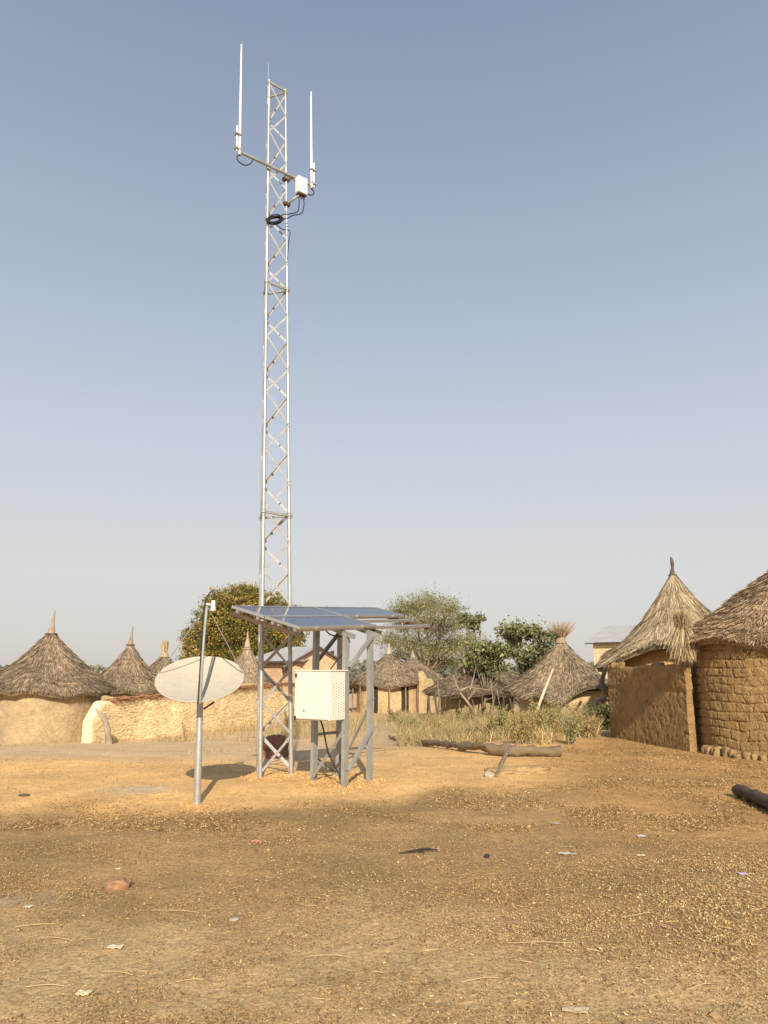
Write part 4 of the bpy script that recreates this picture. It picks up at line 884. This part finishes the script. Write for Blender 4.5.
YB = np.array([[.40, .34, .13], [.28, .265, .085], [.50, .41, .20], [.20, .20, .07]])
for i_, (px, py, r_, h_, lb) in enumerate(((438, 735, .55, .55, 'low straw-coloured shrub above the thin part of the log'), (470, 728, .6, .8, 'straw-coloured shrub below the pale forked branches'), (523, 744, .5, .75, 'yellow shrub between the two tall ones, just above the thick part of the log'), (565, 728, .6, .95, 'yellow-green shrub at the foot of the tufted hut wall'), (585, 738, .45, .6, 'thin yellow shrub near the base of the curved trunk'), (395, 722, .5, .6, 'pale shrub in the grass before the veranda hut'))):
    bush('dry_bush', lb, G(px, py), r_, h_, 1000, .05, YB*(1 if i_ % 2 else np.array([1.1, .95, .9])), [.35, .25, .3, .1], 60+i_, group='dry shrubs in the grass')
bush('dry_bush', 'brown twiggy shrub behind the mast, before the house', G(288, 728), .5, .9, 600, .04, np.array([[.36, .25, .13], [.28, .2, .1], [.3, .28, .12], [.2, .15, .08]]), [.35, .35, .2, .1], 36)

# ------------------------------------------------------------------ dead wood
def limb(pts, rad, seed, col=(.33, .26, .18), n=14, k=8, rough=.12):
    """knotted round timber"""
    q = smooth_pts(pts, k); m_ = len(q); rr = np.interp(np.linspace(0, 1, m_), np.linspace(0, 1, len(rad)), rad); mb = MB(); mb.tube(q, rr, n, True, col=col)
    for i, v in enumerate(mb.v):
        d = rough*fbm(v[:, 0]*7+seed, v[:, 1]*7, v[:, 2]*7, 3)*rr.mean(); mb.v[i] = v+np.stack([d, -d, d], 1)*.9
    return mb
def logp(px, py, lift): p = G(px, py); return p+UP*lift
mb = limb([logp(388, 739, .05), logp(405, 743, .09), logp(430, 747, .12), logp(452, 750, .09), logp(478, 754, .12), logp(505, 757, .12), logp(530, 757, .11), logp(561, 757, .11)], [.03, .045, .065, .05, .085, .09, .085, .10], 1, (.20, .15, .095), rough=1.4)
o = G(480, 754); mb.v = [v+np.stack([0*v[:, 0], .03*fbm(v[:, 0]*16, v[:, 1]*16, v[:, 2]*16, 3), .02*fbm(v[:, 0]*2.2, 0*v[:, 1], 1., 3)+.02*fbm(v[:, 0]*14, v[:, 1]*14, v[:, 2]*14+3, 3)], 1) for v in mb.v]
t = thing('fallen_log', 'long grey fallen log lying along the edge of the dry grass', 'log', tuple(o)); mb.build('trunk', M['wood'], t, True, o)
b = logp(412, 744, .12); mb = limb([b, b+np.array([-.25, .1, .12]), b+np.array([-.55, .2, .1])], [.05, .035, .02], 2, (.34, .27, .19)); mb.build('branch_stub', M['wood'], t, True, o)
p = G(497, 777); q = G(511, 757)+UP*.2; tag(limb([p+UP*.02, (p+q)/2+UP*.03, q], [.02, .035, .03], 3, (.27, .20, .14)).build('dead_branch', M['wood'], None, True), 'short crooked stick leaning on the fallen log', 'branch')
p = G(737, 797); q = G(790, 822); tag(limb([p+UP*.075, (p+q)/2+UP*.085+np.array([.05, .0, 0]), q+UP*.08], [.065, .085, .085], 4, (.085, .06, .04), rough=.5).build('log', M['wood'], None, True), 'short dark charred log lying near the right edge', 'log')
# curved trunk by the low wall
pc = A3(584, 726, 24.2); pc[2] = float(gz(pc[0], pc[1])); Y_ = pc[1]
tag(limb([pc-UP*.1, A3(586, 716, Y_), A3(596, 704, Y_), A3(606, 697, Y_), A3(602, 683, Y_), A3(606, 668, Y_+.3), A3(613, 652, Y_+.8)], [.11, .10, .085, .085, .075, .07, .05], 5, (.24, .185, .13), rough=.25).build('curved_trunk', M['wood'], None, True), 'bare curved trunk leaning against the tall hut roof by the low wall', 'tree trunk')
pc = G(535, 730); Y_ = pc[1]
tag(limb([A3(533, 722, Y_), A3(542, 697, Y_+.3), A3(553, 669, Y_+.6)], [.045, .042, .035], 6, (.60, .48, .32), rough=.1).build('leaning_pole', M['wood'], None, True), 'pale peeled pole leaning in front of the tufted hut', 'pole')
# forked post at the straw wall
pc = G(110, 744); Y_ = pc[1]-.1; t = thing('forked_post', 'grey forked post leaning on the left end of the straw wall', 'post', tuple(pc))
limb([pc-UP*.1, A3(107, 728, Y_), A3(103, 714, Y_+.2)], [.10, .085, .055], 7, (.33, .27, .20)).build('stem', M['wood'], t, True, pc); limb([A3(107, 724, Y_), A3(101, 716, Y_), A3(96, 709, Y_+.1)], [.05, .04, .025], 8, (.33, .27, .20)).build('branch', M['wood'], t, True, pc)
# pale forked branches before the tumbledown hut
pc = G(476, 722); Y_ = 31.; t = thing('dead_branches', 'pale forked dead branches spread before the tumbledown hut', 'branches', tuple(A3(474, 716, Y_)))
po = A3(474, 716, Y_)
for i, (P, r_) in enumerate(([[(476, 716), (468, 703), (459, 691), (453, 675)], .07], [[(468, 700), (477, 689), (488, 690), (497, 683), (500, 670)], .05], [[(470, 690), (474, 676), (476, 664)], .03], [[(453, 678), (458, 668), (466, 660)], .025], [[(497, 690), (500, 705), (506, 718)], .03], [[(438, 712), (439, 698), (437, 678)], .045], [[(492, 716), (493, 700), (490, 678)], .03], [[(480, 715), (484, 702), (495, 697)], .03], [[(459, 691), (470, 687), (478, 690)], .045])):
    limb([A3(a, b, Y_+rng.normal()*.2) for a, b in P], [r_, r_*.7, r_*.4], 20+i, (.33, .26, .18) if i % 2 == 0 else (.22, .17, .12), n=7, k=5).build('branch', M['wood'], t, True, po)
# tiny twigs in front of the straw wall
pc = G(184, 739); t = thing('dry_weed', 'thin dry weed stalk standing before the straw wall, left of the dish pole', 'weed', tuple(pc))
for i in range(3): limb([pc, pc+UP*.2+np.array([.03*(i-1), 0, 0]), pc+UP*(.5-.1*i)+np.array([-.08+.1*i, 0, 0])], [.012, .01, .006], 50+i, (.2, .15, .1), n=5, k=3).build('stalk', M['wood'], t, True, pc)

# ------------------------------------------------------------------ stones and scraps
def stone(name, label, p, sz, col, seed, cat='stone', sub=4, jag=.25, group=None, rot=0., mt='rock', sink=.3):
    import bmesh
    b = bmesh.new(); bmesh.ops.create_icosphere(b, subdivisions=sub, radius=1); v = np.array([q.co[:] for q in b.verts]); f = np.array([[q.index for q in t_.verts] for t_ in b.faces]); b.free()
    v = np.sign(v)*np.abs(v)**.85; d = 1+jag*fbm(v[:, 0]*1.3+seed*3, v[:, 1]*1.3+seed, v[:, 2]*1.3, 4); v = v*d[:, None]*np.array(sz)/2
    v = v@np.array([[math.cos(rot), math.sin(rot), 0], [-math.sin(rot), math.cos(rot), 0], [0, 0, 1]]); v[:, 2] += sz[2]*(.5-sink)
    p = np.array([p[0], p[1], float(gzz(p[0], p[1]))]); m = MB(); m.add(v+p, f3=f, col=col); return tag(m.build(name, M[mt], None, True, p), label, cat, group)
stone('flat_stone', 'flat brick-red stone on the brown litter, lower left', G(118, 889), (.20, .17, .10), (.33, .185, .10), 1, jag=.5)
p = G(272, 758); stone('clay_lump', 'dark red-brown lump of broken clay behind the mast legs', p, (.46, .38, .40), (.27, .135, .09), 2, 'clay lump', 5, 1.1, sink=.15)
stone('grey_stone', 'pale grey stone beside the leaning stick, below the log', G(489, 777), (.16, .14, .12), (.36, .31, .25), 3)
stone('sand_heap', 'low heap of yellow sand in front of the fallen log', G(517, 772), (.9, .6, .16), (.42, .275, .125), 4, 'sand heap', 5, .6, mt='ground', sink=.48)
stone('grey_stone', 'dull grey stone on the litter near the photo centre', G(234, 922), (.07, .06, .03), (.36, .30, .23), 5)
stone('dark_stone', 'small black lump on the litter, lone, mid right', G(487, 858), (.05, .05, .035), (.05, .04, .035), 6, sink=.1)
stone('dark_stone', 'small dark clod lying on the orange sand at left', G(24, 796), (.14, .08, .04), (.10, .07, .05), 7)
stone('red_stone', 'low red clod half buried in the sand, right of the rack', G(700, 640) if False else G(228, 716), (.5, .4, .3), (.40, .26, .14), 8)
stone('white_stone', 'white pebble between the mast and the rack feet', G(292, 771), (.07, .07, .09), (.62, .56, .46), 9, sink=.2)
# black stick
p = G(399, 855); q = G(438, 852); t = thing('black_stick', 'thin blackened twig with a knot lying on the litter, centre', 'stick', tuple(p))
limb([p+UP*.01, (p*2+q)/3+UP*.02, (p+q*2)/3+UP*.03, q+UP*.015], [.004, .008, .012, .005], 60, (.04, .033, .028), n=7, k=5).build('twig', M['wood'], t, True, p)
limb([(p+q)/2+UP*.02, (p+q)/2+np.array([.06, -.05, .01])], [.008, .003], 61, (.05, .04, .03), n=5, k=3).build('side_twig', M['wood'], t, True, p)
# scraps of plastic, paper, cob and straw: crumpled pieces with thickness
def scrap(name, label, px, py, w, d, col, seed, cat='litter', group=None, mt='white'):
    rg = np.random.default_rng(seed); p = G(px, py); p[2] = float(gzz(p[0], p[1]))+.004; n = 9; U, V = np.meshgrid(np.linspace(-.5, .5, n), np.linspace(-.5, .5, n)); ang = rg.random()*.8-.4
    zz = .010*(fbm(U*5+seed, V*5, 1., 3)+.4)*min(1, w/.1)+.004; Ux = U*w*(1+.3*fbm(U*3+seed, V*3, 5.)); Vy = V*d*(1+.4*fbm(U*3, V*3+seed, 7.))
    P = np.stack([p[0]+Ux*math.cos(ang)-Vy*math.sin(ang), p[1]+Ux*math.sin(ang)+Vy*math.cos(ang), p[2]+np.abs(zz)], -1); B = P.copy(); B[..., 2] -= .003
    m = MB(); m.grid(P, False, col); m.grid(B[::-1], False, col)
    for a, b in ((P[0], B[0]), (P[-1][::-1], B[-1][::-1]), (P[:, -1], B[:, -1]), (P[::-1, 0], B[::-1, 0])): m.grid(np.array([b, a]), False, col)
    return tag(m.build(name, M[mt], None, True, p), label, cat, group)
scrap('paper_scrap', 'creased white scrap on bare earth, below the red stone', 115, 950, .085, .05, (.9, .78, .58), 1)
scrap('paper_scrap', 'white and yellow scrap at the bottom left corner area', 83, 994, .07, .05, (.92, .82, .5), 2)
scrap('paper_scrap', 'small white scrap at the far left on brown litter', 28, 909, .055, .04, (.85, .75, .6), 3)
scrap('paper_scrap', 'tiny white scrap just above the red stone', 118, 871, .035, .03, (.9, .8, .65), 4)
scrap('plastic_scrap', 'pink plastic scrap on the litter below the mast', 256, 842, .08, .04, (.95, .35, .38), 5)
scrap('plastic_scrap', 'pale lilac plastic scrap on the right-hand litter', 743, 875, .07, .05, (.72, .6, .85), 6)
scrap('plastic_scrap', 'crumpled grey-white plastic on brown litter, right of centre', 641, 837, .09, .06, (.72, .66, .57), 7)
scrap('plastic_scrap', 'long pale plastic shred left of the crumpled one', 567, 854, .16, .05, (.62, .55, .45), 8)
scrap('paper_scrap', 'cream paper scrap below the crumpled plastic, right', 641, 856, .07, .035, (.9, .8, .6), 9)
scrap('paper_scrap', 'white scrap on the bare earth right of the leaning stick', 530, 768, .09, .06, (1, .97, .9), 10)
scrap('plastic_scrap', 'thin grey shred on the litter just right of the mid stones', 555, 824, .10, .05, (.5, .44, .36), 11)
scrap('paper_scrap', 'tan husk scrap near the bottom edge, right of centre', 575, 1012, .12, .05, (.62, .5, .32), 12)
scrap('plastic_scrap', 'whitish speck of plastic on the sand heap at right', 547, 853, .04, .03, (.62, .54, .42), 13)
# long straws
k = 0
for (px, py, l, a) in ((35, 712+215, .35, .2), (175, 914, .5, -.15), (225, 958, .0, 0), (45, 988, .28, .05), (118, 975, .25, -.2), (540, 946, .55, .0), (190, 982, .2, .15), (60, 940, .3, -.4), (640, 915, .4, .4), (480, 985, .3, .3), (330, 960, .35, -.1), (700, 990, .3, .5)):
    if l == 0: continue
    p = G(px, py); d = np.array([math.cos(a), math.sin(a), 0])*l/2; z = lambda v: np.array([v[0], v[1], float(gzz(v[0], v[1]))+.008])
    mb = MB(); mb.tube(smooth_pts([z(p-d*.7), z(p+d*.1)+UP*.008, z(p+d*.7)], 4), .0022, 5, col=(.62, .47, .24)); k += 1
    tag(mb.build('straw_stalk', M['litter'], None, True), 'long pale straw stalk lying on the foreground earth', 'straw stalk', 'long straw stalks on the foreground earth')
